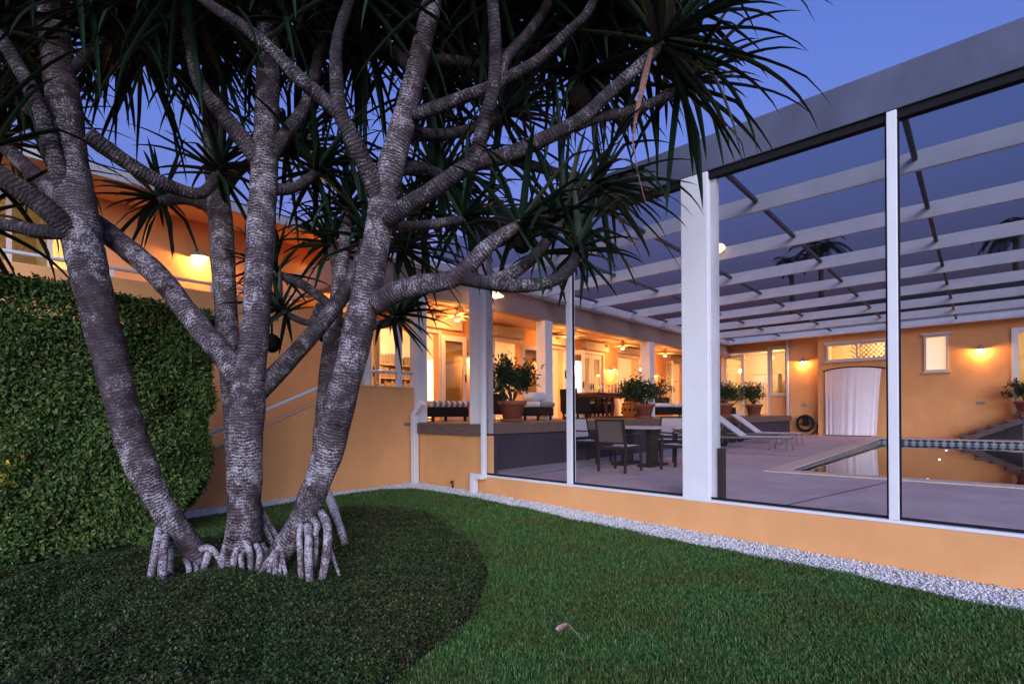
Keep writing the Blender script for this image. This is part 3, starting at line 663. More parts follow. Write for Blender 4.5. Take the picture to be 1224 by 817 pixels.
wall_lamp('wall lamp above the dining table, right of the twin-pane window', (15.9, YB, 3.0), (0, -1, 0), 7)
wall_lamp('wall lamp right of the third veranda column', (19.2, YB, 2.95), (0, -1, 0), 7)
wall_lamp('wall lamp at the far end of the veranda behind the big white post', (24.6, YB, 3.2), (0, -1, 0), 9)
wall_lamp('wall lamp above the coiled hose', (22.62, 5.13, 3.42), (-1, 0, 0), 6, .09)
wall_lamp('wall lamp over the pool steps, right of the small lit window', (22.3, -.03, 3.42), (-1, 0, 0), 7.5, .09)
wall_lamp('wall lamp on the upper walkway seen beside the middle trunk', (2.98, 10.6, 4.36), (0, -1, 0), 8, .15, 'dome')
wall_lamp('wall lamp on the upper walkway close to the veranda roof', (5.62, 10.6, 4.62), (0, -1, 0), 8, .15, 'dome')
t = thing('gooseneck_lamp', 'hanging gooseneck lamp on the veranda beam beside the corner post', 'wall lamp', (7.75, 8.0, 4.1), group=LG)
mb = MB(); mb.tube([(7.75, 7.99, 4.2), (7.75, 7.8, 4.28), (7.75, 7.62, 4.22), (7.75, 7.6, 4.08)], .014, 8); mb.build('arm', M['bronze'], t, (7.75, 8.0, 4.1), smooth=True)
mb = MB(); mb.lathe([(.03, .12), (.06, .08), (.10, .03), (.19, -.03), (.19, -.04), (.10, .015), (.05, .05)], (7.75, 7.6, 3.98), 20, (True, False)); mb.build('shade', M['dome'], t, (7.75, 8.0, 4.1), smooth=True)
mb = MB(); mb.ball((7.75, 7.6, 3.97), .06); mb.build('bulb', M['bulb'], t, (7.75, 8.0, 4.1), smooth=True)
point_light('gooseneck_light', (7.75, 7.6, 3.88), 1.2, (1.0, .58, .24), .05)
t = thing('cage_lamp', 'glowing oval lamp fixed to a roof beam beside the big post', 'ceiling lamp', (9.66, 3.58, 4.5))
mb = MB(); mb.ball((9.62, 3.58, 4.50), .13, .5, 1.0, .72); mb.build('diffuser', M['dome'], t, (9.66, 3.58, 4.5), smooth=True)
mb = MB(); mb.box(9.66, 9.708, 3.5, 3.66, 4.44, 4.53); mb.build('base', M['bronze'], t, (9.66, 3.58, 4.5))

fan0 = thing('ceiling_fan', 'pale ceiling fan above the first potted shrub and column', 'ceiling fan', (12.3, 9.0, 3.92), group='ceiling fans on the veranda')
mb = MB(); mb.lathe([(.05, 0), (.05, -.03), (.015, -.04), (.015, -.14), (.09, -.16), (.09, -.22), (.05, -.24)], (0, 0, 0), 14); mb.build('motor', M['shutter'], fan0, smooth=True)
for k in range(5):
    a = k * 2 * math.pi / 5; d = Vector((math.cos(a), math.sin(a), 0)); mb = MB(); mb.bar(d * .1 + Vector((0, 0, -.19)), d * .6 + Vector((0, 0, -.20)), .13, .012); mb.build('blade', M['shutter'], fan0)
mb = MB(); mb.ball((0, 0, -.27), .075, 1, 1, .6); mb.build('added_globe', M['frost'], fan0, smooth=True)  # globe added so the fill light has a source
FANS = [((7.9, 9.0, 3.92), 'pale ceiling fan above the striped daybed, half hidden by the corner post'), ((15.4, 9.0, 3.92), 'pale ceiling fan above the dining table'), ((18.6, 9.0, 3.92), 'pale ceiling fan right of the third column')]
for p, lb in FANS: dup(fan0, p, .5, lb)
for p in [(12.3, 9.0, 3.92)] + [f[0] for f in FANS]: point_light('veranda_fill_light', (p[0], p[1], p[2] - .40), 6, (1.0, .45, .14), .09)  # added fill for the veranda, hung under fans that show no lit lamp

# small wall boxes
for lab, p in (('small round socket cover under the wall lamp above the hose', (22.6, 5.10, 1.70)), ('small dark vent on the wall above the pool steps', (22.28, -.03, 1.68))):
    t = tag(MB().box(-.02, .02, -.10, .10, -.05, .05).build('wall_vent', M['shade'], bev=.01), lab, 'vent'); t.location = p

# ================================================================== LEAF HELPERS
def leaf_quads(pos, dirs, normals, L, Wd, fold=0.25):
    """folded diamond leaves as two triangles-pairs: base, left, tip, right (quads split by a crease)"""
    n = len(pos); dirs = dirs / np.linalg.norm(dirs, axis=1, keepdims=True)
    side = np.cross(dirs, normals); side /= np.maximum(np.linalg.norm(side, axis=1, keepdims=True), 1e-6)
    nn = np.cross(side, dirs)
    L = np.broadcast_to(L, (n,))[:, None]; Wd = np.broadcast_to(Wd, (n,))[:, None]
    mid = pos + dirs * L * .45
    v = np.stack([pos, mid + side * Wd / 2 + nn * Wd * fold, pos + dirs * L - nn * L * .12, mid - side * Wd / 2 + nn * Wd * fold], 1).reshape(-1, 3)
    b = np.arange(n)[:, None] * 4
    f = np.concatenate([b + np.array([[0, 1, 2]]), b + np.array([[0, 2, 3]])], 0)
    return v, f
def unit(n):
    d = rng.normal(size=(n, 3)); return d / np.linalg.norm(d, axis=1, keepdims=True)

# ================================================================== POTTED SHRUBS
def potted(label, loc, s, foliage_r, foliage_h, nleaf, seed):
    global rng
    rng = np.random.default_rng(seed); t = thing('potted_shrub', label, 'potted plant', loc, group='potted shrubs on the veranda edge')
    b = MB(); b.lathe([(.20 * s, .06), (.275 * s, .36 * s), (.315 * s, .362 * s), (.325 * s, .45 * s), (.295 * s, .45 * s), (.28 * s, .40 * s)], (0, 0, 0), 28, (True, False)); b.build('pot', M['terracotta'], t, smooth=True, bev=0)
    b = MB(); b.lathe([(.22 * s, 0), (.27 * s, .05), (.25 * s, .06), (.2 * s, .03)], (0, 0, 0), 24); b.build('saucer', M['terracotta'], t, smooth=True)
    b = MB(); b.lathe([(.285 * s, .40 * s), (.01, .42 * s)], (0, 0, 0), 20, (False, False)); b.build('soil', M['soil'], t)
    b = MB(); tips = []
    for k in range(16):
        a = rng.uniform(0, 2 * math.pi); r_ = foliage_r * math.sqrt(rng.uniform(0.05, .85)); h = foliage_h * rng.uniform(.45, 1.0) * (1 - .35 * (r_ / foliage_r) ** 2)
        p1 = Vector((math.cos(a) * r_ * .35, math.sin(a) * r_ * .35, .42 * s + h * .45)); p2 = Vector((math.cos(a) * r_, math.sin(a) * r_, .42 * s + h)); tips.append((p1, p2))
        b.tube([(0.02 * math.cos(a), .02 * math.sin(a), .40 * s), p1, p2], [.011, .008, .004], 6)
    b.build('stem', M['trunk'], t, smooth=True)
    P = []; N = []
    per = nleaf // 16
    for p1, p2 in tips:
        u = rng.uniform(.22, 1.10, per)[:, None]; c = np.array(p1) * (1 - u) + np.array(p2) * u
        P.append(c + rng.normal(size=(per, 3)) * np.array([.075, .075, .07]) * (foliage_r / .5)); 
    P = np.concatenate(P); d = unit(len(P)) + P / foliage_r * .5 + np.array([0, 0, .15]); nr = unit(len(P)) * .6 + np.array([0, 0, 1])
    v, f = leaf_quads(P, d, nr, rng.uniform(.07, .14, len(P)), rng.uniform(.032, .055, len(P)))
    fast_mesh('foliage', v, f, M['leaf'], t)
    return t
potted('large potted shrub in terracotta at the near end of the deck edge', (7.50, 6.90, DZ), .92, .54, .85, 1700, 1)
potted('round potted shrub in terracotta before the third veranda column', (12.75, 6.78, DZ), .88, .74, .78, 2000, 2)
potted('wide potted shrub beside blue and white cushions behind the loungers', (18.6, 6.75, DZ), 1.05, .75, .75, 1700, 3)
potted('slim potted shrub in front of the open lit doorway', (20.4, 6.30, DZ), 1.0, .52, .8, 1100, 4)
potted('potted shrub on the landing at the far right door', (21.9, -1.02, 1.34), .85, .48, .7, 1000, 5)

# ================================================================== VERANDA FURNITURE
WHT = 'dark wicker chairs round the long table'
ott = thing('daybed', 'low dark daybed with grey striped cushion near the deck corner', 'daybed', (7.15, 8.75, DZ))
mb = MB(); mb.box(-.52, .52, -.40, .40, .10, .30); mb.build('base', M['wicker'], ott, bev=.03)
for sx in (-1, 1):
    for sy in (-1, 1): mb = MB(); mb.box(sx * .45 - .025, sx * .45 + .025, sy * .33 - .025, sy * .33 + .025, 0, .10); mb.build('leg', M['wicker'], ott)
mb = MB(); mb.box(-.56, .56, -.43, .43, .302, .44); mb.build('cushion', M['stripe'], ott, smooth=True, bev=.06)
def wicker_chair(name='wicker_chair', label='', loc=(0, 0, 0), rz=0, group=WHT):
    t = thing(name, label, 'chair', loc, rz, group)
    mb = MB(); mb.box(-.30, .30, -.30, .30, .14, .44); mb.build('seat', M['wicker'], t, bev=.03)
    mb = MB(); mb.bar((0, .29, .30), (0, .36, .86), .60, .06, up=(0, 1, 0)); mb.v = mb.v; mb.build('backrest', M['wicker'], t, bev=.02)
    for s_ in (-1, 1): mb = MB(); mb.box(s_ * .30 - .04, s_ * .30 + .04, -.28, .30, .20, .64); mb.build('armrest', M['wicker'], t, bev=.02)
    for sx in (-1, 1):
        for sy in (-1, 1): mb = MB(); mb.box(sx * .25 - .025, sx * .25 + .025, sy * .25 - .025, sy * .25 + .025, 0, .14); mb.build('leg', M['wicker'], t)
    mb = MB(); mb.box(-.26, .26, -.27, .25, .442, .52); mb.build('cushion', M['cushion'], t, bev=.03, smooth=True)
    return t
wc = wicker_chair(label='dark wicker chair at the left end of the long table', loc=(12.2, 8.7, DZ), rz=R(90))
for p, a, lb in [((15.9, 8.7, DZ), 275, 'dark wicker chair at the right end of the long table'), ((13.6, 9.38, DZ), 0, 'dark wicker chair on the wall side of the long table, left of its middle'), ((14.6, 9.38, DZ), 0, 'dark wicker chair on the wall side of the long table, right of its middle')]:
    dup(wc, p, R(a), lb)
lw = dup(wc, (8.9, 8.75, DZ), R(40), 'dark wicker armchair between the striped daybed and corner post'); lw['group'] = 'lounge chairs'
lw = dup(ott, (9.2, 7.85, DZ), R(20), 'low dark daybed behind the first potted shrub')
tb_ = thing('dining_table', 'long red brown dining table set with glasses on the veranda', 'table', (14.05, 8.7, DZ))
mb = MB(); mb.box(-1.45, 1.45, -.48, .48, .72, .77); mb.build('tabletop', M['redwood'], tb_, bev=.008)
mb = MB(); mb.box(-1.35, 1.35, -.40, .40, .64, .718); mb.build('apron', M['redwood'], tb_)
for x in (-.22, .22):
    mb = MB(); mb.tube([(x * .6, 0, .05), (x, 0, .35), (x * .8, 0, .64)], [.05, .06, .05], 10); mb.build('pedestal', M['redwood'], tb_, smooth=True)
mb = MB(); mb.box(-.55, .55, -.30, .30, 0, .06); mb.build('foot', M['redwood'], tb_, bev=.01)
GL = [(-.55, -.1, .30, .035), (-.35, .15, .27, .035), (.05, -.2, .20, .045), (.12, .1, .30, .034), (.30, -.05, .33, .036), (.45, .18, .30, .034), (.62, -.12, .26, .036), (.85, .1, .18, .05), (1.05, -.05, .15, .06), (1.2, .12, .12, .06)]
GN = ['tall slim glass nearest the left end of the table', 'slim glass second from the left on the table', 'stout tumbler on the near side of the table middle', 'slim candle glass behind the stout tumbler', 'tallest candle glass near the middle of the table', 'slim candle glass right of the tallest one', 'medium glass on the near side, right of the table middle', 'short wide glass third from the table end', 'short wide bowl glass second from the table end', 'lowest wide glass at the right end of the table']
for (x, y, h, r_), lb in zip(GL, GN):
    mb = MB(); mb.lathe([(r_ * .8, 0), (r_, h), (r_ - .004, h), (r_ * .8 - .004, .01)], (0, 0, 0), 14, (True, True)); o = mb.build('drinking_glass', M['clearglass'], smooth=True)
    o.location = (14.05 + x, 8.7 + y, DZ + .771); tag(o, lb, 'glass', 'glasses on the long table')
st = thing('figure_sculpture', 'dark bronze sculpture with a ring shaped head behind the mullion post', 'sculpture', (10.62, 7.75, DZ))
mb = MB(); mb.lathe([(.16, 0), (.16, .06), (.05, .10), (.055, .5), (.075, .8), (.05, .95), (.035, 1.02)], (0, 0, 0), 14); mb.build('body', M['darkbronze'], st, smooth=True)
mb = MB(); pts = [(.02 * math.cos(a), .14 * math.cos(a), 1.17 + .16 * math.sin(a)) for a in np.linspace(-math.pi / 2, 1.2 * math.pi, 18)]; mb.tube(pts, .035, 8); mb.build('head', M['darkbronze'], st, smooth=True)
sp = thing('spotted_stool', 'round amber ceramic stool with black spots by the lit doorway', 'stool', (13.65, 7.75, DZ))
mb = MB(); mb.lathe([(.17, 0), (.21, .08), (.25, .25), (.22, .42), (.15, .50), (.02, .51)], (0, 0, 0), 22); mb.build('body', M['amber'], sp, smooth=True)
for k in range(20):
    a = k * 2.4; z = .08 + (k % 5) * .085; r_ = [.21, .24, .255, .235, .20][k % 5]
    mb = MB(); mb.ball((math.cos(a) * r_, math.sin(a) * r_, z), .035, 1, 1, 1, 8, 6); mb.build('spot', M['black'], sp, smooth=True)
mb = MB(); mb.ball((.0, -.05, .58), .09, 1, 1, .9); mb.build('knob', M['red'], sp, smooth=True)
# sofa and low table towards the far end
so_ = thing('outdoor_sofa', 'low dark sofa with pale seat cushions before the far veranda door', 'sofa', (16.9, 8.2, DZ))
mb = MB(); mb.box(-1.1, 1.1, -.40, .40, .08, .34); mb.build('base', M['wicker'], so_, bev=.03)
mb = MB(); mb.box(-1.1, 1.1, .34, .46, .34, .72); mb.build('backrest', M['wicker'], so_, bev=.03)
for x in (-.55, .55): mb = MB(); mb.box(x - .5, x + .5, -.42, .32, .342, .47); mb.build('cushion', M['cushion'], so_, bev=.04, smooth=True)
lt = thing('low_table', 'low table carrying a tall red vase beside the big white post', 'table', (18.0, 7.6, DZ))
mb = MB(); mb.box(-.7, .7, -.35, .35, .36, .42); mb.build('tabletop', M['redwood'], lt, bev=.01)
for sx in (-1, 1):
    for sy in (-1, 1): mb = MB(); mb.box(sx * .6 - .03, sx * .6 + .03, sy * .28 - .03, sy * .28 + .03, 0, .36); mb.build('leg', M['redwood'], lt)
v_ = MB().lathe([(.10, 0), (.13, .1), (.13, .5), (.10, .62), (.09, .62), (.08, .5)], (0, 0, 0), 16, (True, False)).build('vase', M['red'], smooth=True); v_.location = (17.95, 7.62, DZ + .421); tag(v_, 'tall red cylinder vase standing on the low table', 'vase')
# lounge bench with blue and white pillows behind the wide pot
bn = thing('cushioned_bench', 'dark low bench behind the wide potted shrub', 'bench', (19.3, 7.3, DZ))
mb = MB(); mb.box(-.95, .95, -.40, .40, .06, .34); mb.build('base', M['wicker'], bn, bev=.03)
for k, (x, m_, lb) in enumerate([(-.6, 'cushion', 'white pillow at the left end of the dark bench'), (-.1, 'bluecushion', 'blue pillow between two white ones on the dark bench'), (.45, 'cushion', 'white pillow at the right end of the dark bench')]):
    o = MB().box(-.26, .26, -.16, .16, 0, .30).build('pillow', M[m_], smooth=True, bev=.10); o.location = (19.3 + x, 7.2, DZ + .341); o.rotation_euler = (R(-12), 0, .2 * k); tag(o, lb, 'pillow', 'pillows on the dark bench')
o = MB().box(-.28, .28, -.18, .18, 0, .22).build('pillow', M['cushion'], smooth=True, bev=.10); o.location = (9.35, 7.85, DZ + .441); tag(o, 'white pillow on the daybed behind the first potted shrub', 'pillow')

# ---- interiors
bc = thing('bookcase', 'wooden bookcase glowing inside the leftmost veranda door', 'bookcase', (8.5, 12.2, DZ))
mb = MB(); mb.box(-.75, .75, -.02, .30, 0, .05)
for z in (.4, .78, 1.16, 1.54): mb.box(-.75, .75, -.02, .30, z, z + .03)
mb.box(-.78, -.75, -.02, .30, 0, 1.57); mb.box(.75, .78, -.02, .30, 0, 1.57); mb.box(-.015, .015, -.02, .3, .05, 1.54); mb.build('carcass', M['shelf'], bc)
mb = MB(); mb.box(-.75, .75, .30, .32, 0, 1.57); mb.build('back_panel', M['shelf'], bc)
k = 0
for z, tier in ((.431, 'lower'), (.811, 'middle'), (1.191, 'upper'), (1.572, 'top')):
    x = -.68
    while x < .62:
        wd = rng.uniform(.05, .10); h = rng.uniform(.2, .31)
        if rng.uniform() < .8 and not (-.03 < x < .10 and tier != 'top') and not (x < 0 < x + wd + .02 and tier != 'top'):
            o = MB().box(-wd / 2, wd / 2, -.1, .1, 0, h).build('book', M['book1']); o.location = (8.5 + x + wd / 2, 12.32, DZ + z + .001); tag(o, 'book standing upright on the %s shelf of the bookcase' % tier, 'book', 'books on the %s shelf of the bookcase' % tier)
        x += wd + .012
fl = thing('floor_lamp', 'tall white paper column lamp glowing inside the leftmost door', 'floor lamp', (8.68, 10.9, DZ))
mb = MB(); mb.box(-.10, .10, -.10, .10, .06, 1.62); mb.build('lamp_shade', M['glowshade'], fl)
mb = MB(); mb.box(-.12, .12, -.12, .12, 0, .06); mb.build('base', M['redwood'], fl)
cb = thing('kitchen_cabinet', 'pale wooden cabinet seen through the open end door', 'cabinet', (25.6, 7.3, DZ))
mb = MB(); mb.box(-.3, .3, -.55, .55, 0, 1.9); mb.build('carcass', M['shelf'], cb)
for s_ in (-1, 1): mb = MB(); mb.box(-.33, -.302, s_ * .275 - .265, s_ * .275 + .265, .05, 1.85); mb.build('door', M['frame'], cb, bev=.004)
pc = thing('picture', 'dark framed picture on the room wall inside the side window', 'picture', (26.3, 6.3, 2.6))
mb = MB(); mb.box(-.03, 0, -.3, .3, -.4, .5); mb.build('frame', M['bronzepaint'], pc)
sd_ = thing('sideboard', 'dark sideboard standing inside the far veranda door', 'sideboard', (21.9, 12.1, DZ))
mb = MB(); mb.box(-.8, .8, -.2, .2, .1, .9); mb.build('carcass', M['redwood'], sd_)
for s_ in (-1, 1): mb = MB(); mb.box(s_ * .4 - .37, s_ * .4 + .37, -.225, -.202, .14, .86); mb.build('door', M['shelf'], sd_)
pc = thing('picture', 'pale framed picture above the dark sideboard', 'picture', (22.2, 12.56, 2.6))
mb = MB(); mb.box(-.4, .4, -.03, 0, -.3, .45); mb.build('frame', M['shelf'], pc)
mb = MB(); mb.box(-.33, .33, -.036, -.031, -.23, .38); mb.build('print', M['cushion'], pc)

# ================================================================== POOLSIDE
def sling_chair(label, loc, rz):
    t = thing('patio_chair', label, 'chair', loc, rz, 'sling patio chairs round the stone grey table')   # faces +X
    for s_ in (-1, 1):
        y = s_ * .265
        mb = MB(); mb.bar((-.29, y, 0), (-.26, y, .44), .035, .045); mb.bar((-.26, y, .44), (-.36, y, .92), .035, .045); mb.build('rear_leg', M['bronzepaint'], t, bev=.005)
        mb = MB(); mb.bar((.27, y, 0), (.25, y, .63), .035, .045); mb.build('front_leg', M['bronzepaint'], t, bev=.005)
        mb = MB(); mb.bar((-.30, y, .66), (-.05, y, .645), .05, .025); mb.bar((-.05, y, .645), (.29, y, .67), .05, .025); mb.build('armrest', M['bronzepaint'], t, bev=.006)
        mb = MB(); mb.bar((-.27, y, .42), (.26, y, .43), .03, .05); mb.build('side_rail', M['bronzepaint'], t, bev=.004)
    for x, z in ((.255, .425), (-.265, .41)): mb = MB(); mb.bar((x, -.25, z), (x, .25, z), .03, .05); mb.build('cross_rail', M['bronzepaint'], t)
    mb = MB()
    n = 8
    for k in range(n):
        a, b = k / n, (k + 1) / n; f_ = lambda u: (-.25 + .5 * u, .455 - .03 * math.sin(math.pi * u))
        (xa, za), (xb, zb) = f_(a), f_(b); mb.quad((xa, -.245, za), (xb, -.245, zb), (xb, .245, zb), (xa, .245, za)); mb.quad((xa, -.245, za - .008), (xa, .245, za - .008), (xb, .245, zb - .008), (xb, -.245, zb - .008))
    mb.build('seat', M['slingwhite'], t)
    mb = MB(); mb.bar((-.275, 0, .50), (-.355, 0, .905), .50, .012, up=(1, 0, 0)); mb.build('backrest', M['slingdark'], t)
    for x, z in ((-.36, .905), (-.272, .505)): mb = MB(); mb.bar((x, -.25, z), (x, .25, z), .03, .03); mb.build('back_rail', M['bronzepaint'], t)
    return t
c0 = sling_chair('taupe sling patio chair with its back to the garden', (7.93, 4.70, slab_z(8)), 0)
c1 = dup(c0, (8.95, 5.95, slab_z(9)), R(-90), 'sling patio chair on the veranda side of the grey table')
c2 = dup(c0, (8.75, 3.92, slab_z(9)), R(88), 'sling patio chair half hidden by the big white post')
c3 = dup(c0, (10.05, 4.85, slab_z(10)), R(182), 'sling patio chair on the far side of the grey table')
for c in (c1, c2, c3):
    for ch in c.children:
        if ch.name.startswith('backrest'):
            ch.data = ch.data.copy(); ch.data.materials[0] = M['sling']
tt = thing('patio_table', 'square grey patio table on two dark slab legs', 'table', (9.0, 4.9, slab_z(9)))
mb = MB(); mb.box(-.52, .52, -.55, .55, .715, .75); mb.build('tabletop', M['sling'], tt, bev=.008)
for s_ in (-1, 1): mb = MB(); mb.box(-.16, .16, s_ * .27 - .05, s_ * .27 + .05, .04, .714); mb.build('leg', M['bronzepaint'], tt, bev=.006)
mb = MB(); mb.box(-.36, .36, -.42, -.14, 0, .045); mb.box(-.36, .36, .14, .42, 0, .045); mb.build('foot', M['bronzepaint'], tt, bev=.006)

def lounger(label, loc):
    t = thing('sun_lounger', label, 'sun lounger', loc, 0, 'sun loungers by the pool')         # head towards +Y, foot -Y
    for s_ in (-1, 1):
        mb = MB(); mb.bar((s_ * .30, -1.0, .31), (s_ * .30, .98, .29), .04, .05); mb.build('side_rail', M['metal'], t, bev=.006)
        mb = MB(); mb.tube([(s_ * .27, -.95, .30), (s_ * .27, -1.0, .0)], .014, 8); mb.build('leg', M['metal'], t, smooth=True)
        mb = MB(); mb.tube([(s_ * .27, -.62, .30), (s_ * .27, -.57, .0)], .014, 8); mb.build('leg', M['metal'], t, smooth=True)
        mb = MB(); mb.tube([(s_ * .33 - .03, .80, .13), (s_ * .33 + .03, .80, .13)], .13, 18); mb.build('wheel', M['bronzepaint'], t)
        mb = MB(); mb.bar((s_ * .30, .80, .13), (s_ * .30, .80, .30), .03, .04); mb.build('wheel_bracket', M['metal'], t)
        mb = MB(); mb.bar((s_ * .29, .15, .33), (s_ * .29, .86, .87), .035, .03); mb.build('back_rail', M['metal'], t)
        mb = MB(); mb.bar((s_ * .27, .58, .63), (s_ * .27, .72, .30), .02, .02); mb.build('back_strut', M['metal'], t)
    mb = MB(); mb.box(-.275, .275, -1.0, .14, .325, .337); mb.build('seat', M['slingwhite'], t)
    mb = MB(); mb.bar((0, .15, .345), (0, .86, .885), .54, .012, up=(0, 0, 1)); mb.build('backrest', M['slingwhite'], t)
    mb = MB(); mb.bar((-.30, -1.0, .305), (.30, -1.0, .305), .04, .05); mb.build('end_rail', M['metal'], t)
    return t
l0 = lounger('pale sun lounger with raised back nearer the garden', (14.3, 4.55, slab_z(14.3)))
l1 = dup(l0, (16.6, 4.85, slab_z(16.6)), 0, 'pale sun lounger with raised back nearer the far wall')

# white outdoor shower curtain on a bowed rod
cu = thing('shower_curtain', 'white hanging curtain on a bowed dark rod against the ochre wall', 'curtain', (22.1, 3.5, .5))
mb = MB(); n = 120; rows = 14; idx = {}
for j in range(rows):
    for k in range(n):
        u = k / (n - 1); v = j / (rows - 1); yl, yr = 4.30, 2.55 + .17 * (v ** .7)
        y = yl + (yr - yl) * u; bow = .30 * math.sin(math.pi * u) * (1 - .35 * v)
        x = 22.24 - .03 - bow - (.007 + .008 * math.sin(u * 13 + 1)) * math.sin(u * 2 * math.pi * 9 + 2.6 * math.sin(u * 7) + .5 * v) * (.5 + .8 * v); zt = 2.96 + .06 * math.sin(math.pi * u); z = zt * (1 - v) + .56 * v
        idx[j, k] = len(mb.v); mb.v.append((x, y, z))
for j in range(rows - 1):
    for k in range(n - 1): mb.f.append((idx[j, k], idx[j, k + 1], idx[j + 1, k + 1], idx[j + 1, k]))
mb.build('cloth', M['curtain'], cu, (22.1, 3.5, .5), smooth=True)
mb = MB(); mb.tube([(22.27, 4.36, 2.96), (22.12, 4.2, 2.985)] + [(22.20 - .30 * math.sin(math.pi * u), 4.30 - 1.75 * u, 2.985 + .06 * math.sin(math.pi * u)) for u in np.linspace(.08, .92, 14)] + [(22.12, 2.6, 2.985), (22.27, 2.46, 2.96)], .022, 8); mb.build('rod', M['bronze'], cu, (22.1, 3.5, .5), smooth=True)

hs = thing('garden_hose', 'coiled black hose hanging on a holder on the ochre wall', 'hose', (22.5, 5.02, .97))
mb = MB(); pts = []
for k in range(260):
    a = k / 260 * 2 * math.pi * 7; r_ = .27 + .05 * math.sin(k * .37) * .6 + .02 * (k % 40) / 40; pts.append((-.10 + .05 * math.sin(k * .21), r_ * math.cos(a), r_ * 1.05 * math.sin(a)))
pts += [(-.12, -.30, .05), (-.10, -.42, -.05), (-.08, -.38, -.3), (-.08, -.2, -.43)]
mb.tube(pts, .022, 8); mb.build('hose_coil', M['black'], hs, smooth=True)
mb = MB(); mb.box(-.12, .1, -.08, .08, -.10, .30); mb.build('holder', M['bronze'], hs, bev=.01)

# far steps up to the right-hand door
fs = thing('pool_steps', 'grey open steps climbing from the pool edge to the far right door', 'steps', (21.9, -.3, .5))
M['step'] = mat('grey_step_wood', (0.13, 0.105, 0.11), 0.8, var=.3, vscale=5)
for k in range(4):
    y = .46 - k * .34; mb = MB(); mb.box(21.33, 22.27, y - .37, y, .50 + .165 * (k + 1) - .06, .50 + .165 * (k + 1)); mb.box(21.36, 22.25, y - .30, y - .27, .50 + .165 * k, .50 + .165 * (k + 1) - .061); mb.build('tread', M['step'], fs, (21.9, -.3, .5), bev=.004)
pass
for x in (21.38, 22.18):
    mb = MB(); mb.bar((x, .50, .44), (x, -.92, 1.13), .06, .16); mb.build('stringer', M['step'], fs, (21.9, -.3, .5))
mb = MB(); mb.quad((22.24, .40, .50), (22.24, -3.2, .50), (22.24, -3.2, 1.2), (22.24, -.90, 1.2)); mb.build('back_panel', M['skirt'], fs, (21.9, -.3, .5))  # dark sheet added in place of the shade beneath steps and landing
mb = MB(); mb.box(21.3, 22.27, -3.2, -.90, 1.22, 1.335); mb.build('landing', M['step'], fs, (21.9, -.3, .5), bev=.01)
for y in (-1.0, -2.9): mb = MB(); mb.box(21.4, 21.52, y - .06, y + .06, .49, 1.219); mb.build('support', M['step'], fs, (21.9, -.3, .5))

for k, ((px, py), lb) in enumerate([((1109, 573), 'small glowing pool light nearest the near pool edge'), ((1123, 549), 'middle one of three small glowing pool lights'), ((1131, 538), 'small glowing pool light nearest the far tiles')]):
    p = at(px, py, 1.0) - Vector((0, 0, H)); tq = (WATER + .0 - H) / p.z; q = Vector((0, 0, H)) + p * tq
    t = thing('pool_light', lb, 'pool light', (q.x, q.y, WATER), group='floating pool lights')
    MB().ball((0, 0, .004), .021, 1, 1, .8, 14, 8).build('globe', M['poollight'], t, smooth=True)
    MB().lathe([(.03, -.02), (.036, -.004), (.03, .002)], (0, 0, 0), 16).build('float_ring', M['white'], t, smooth=True)

# ================================================================== GARDEN
# gravel strip of white stones: polygon strip along the walls
gin = [(2.0, 8.1), (5.985, 8.09), (5.96, 6.14), (5.955, -4)]
gout = [(1.9, 7.5), (4.0, 7.76), (5.1, 7.82), (5.5, 7.35), (5.56, 5.4), (5.44, 3.7), (5.42, 2.37), (5.46, .98), (5.32, -.24), (5.2, -4)]
def inside(poly, x, y):
    r_ = np.zeros(len(x), bool); n = len(poly); j = n - 1
    for i in range(n):
        xi, yi = poly[i]; xj, yj = poly[j]
        c = ((yi > y) != (yj > y)) & (x < (xj - xi) * (y - yi) / (yj - yi + 1e-12) + xi); r_ ^= c; j = i
    return r_
gpoly = gin + gout[::-1]
M['gravelbed'] = mat('pale_gravel_dust', (0.52, 0.50, 0.50), 0.9, var=.3, vscale=60)
mb = MB()
for (a, b, c, d) in ((gin[0], gout[0], gout[1], (4.0, 8.1)), ((4.0, 8.1), gout[1], gout[2], gin[1]), (gin[1], gout[2], gout[3], (5.98, 7.35)), ((5.98, 7.35), gout[3], gout[4], (5.97, 5.4)), ((5.97, 5.4), gout[4], gout[5], (5.96, 3.7)), ((5.96, 3.7), gout[5], gout[6], (5.96, 2.37)), ((5.96, 2.37), gout[6], gout[7], (5.96, .98)), ((5.96, .98), gout[7], gout[8], (5.96, -.24)), ((5.96, -.24), gout[8], gout[9], gin[3])):
    mb.quad(*[(x, y, ground_z(x, y) + .004) for x, y in (a, b, c, d)])
tag(mb.build('gravel_base', M['gravelbed']), kind='structure')
rng = np.random.default_rng(11)
X = rng.uniform(1.8, 6, 210000); Y = rng.uniform(-3, 8.1, 210000)
wob = .018 * np.sin(Y * 5.1) + .016 * np.sin(Y * 11.3 + 1)
k_ = inside(gpoly, X + wob * (X < 5.7), Y); X, Y = X[k_], Y[k_]
n = len(X); base = np.array([(1, 0, 0), (-1, 0, 0), (0, 1, 0), (0, -1, 0), (0, 0, 1), (0, 0, -1), ])
fc = np.array([(0, 2, 4), (2, 1, 4), (1, 3, 4), (3, 0, 4), (2, 0, 5), (1, 2, 5), (3, 1, 5), (0, 3, 5)])
sc_ = rng.uniform(.007, .014, (n, 1, 1)) * rng.uniform(.6, 1.25, (n, 1, 3)) * np.array([1, 1, .75]); sh = rng.normal(0, .22, (n, 6, 3))
an = rng.uniform(0, 6.28, n); v = (base[None] + sh) * sc_
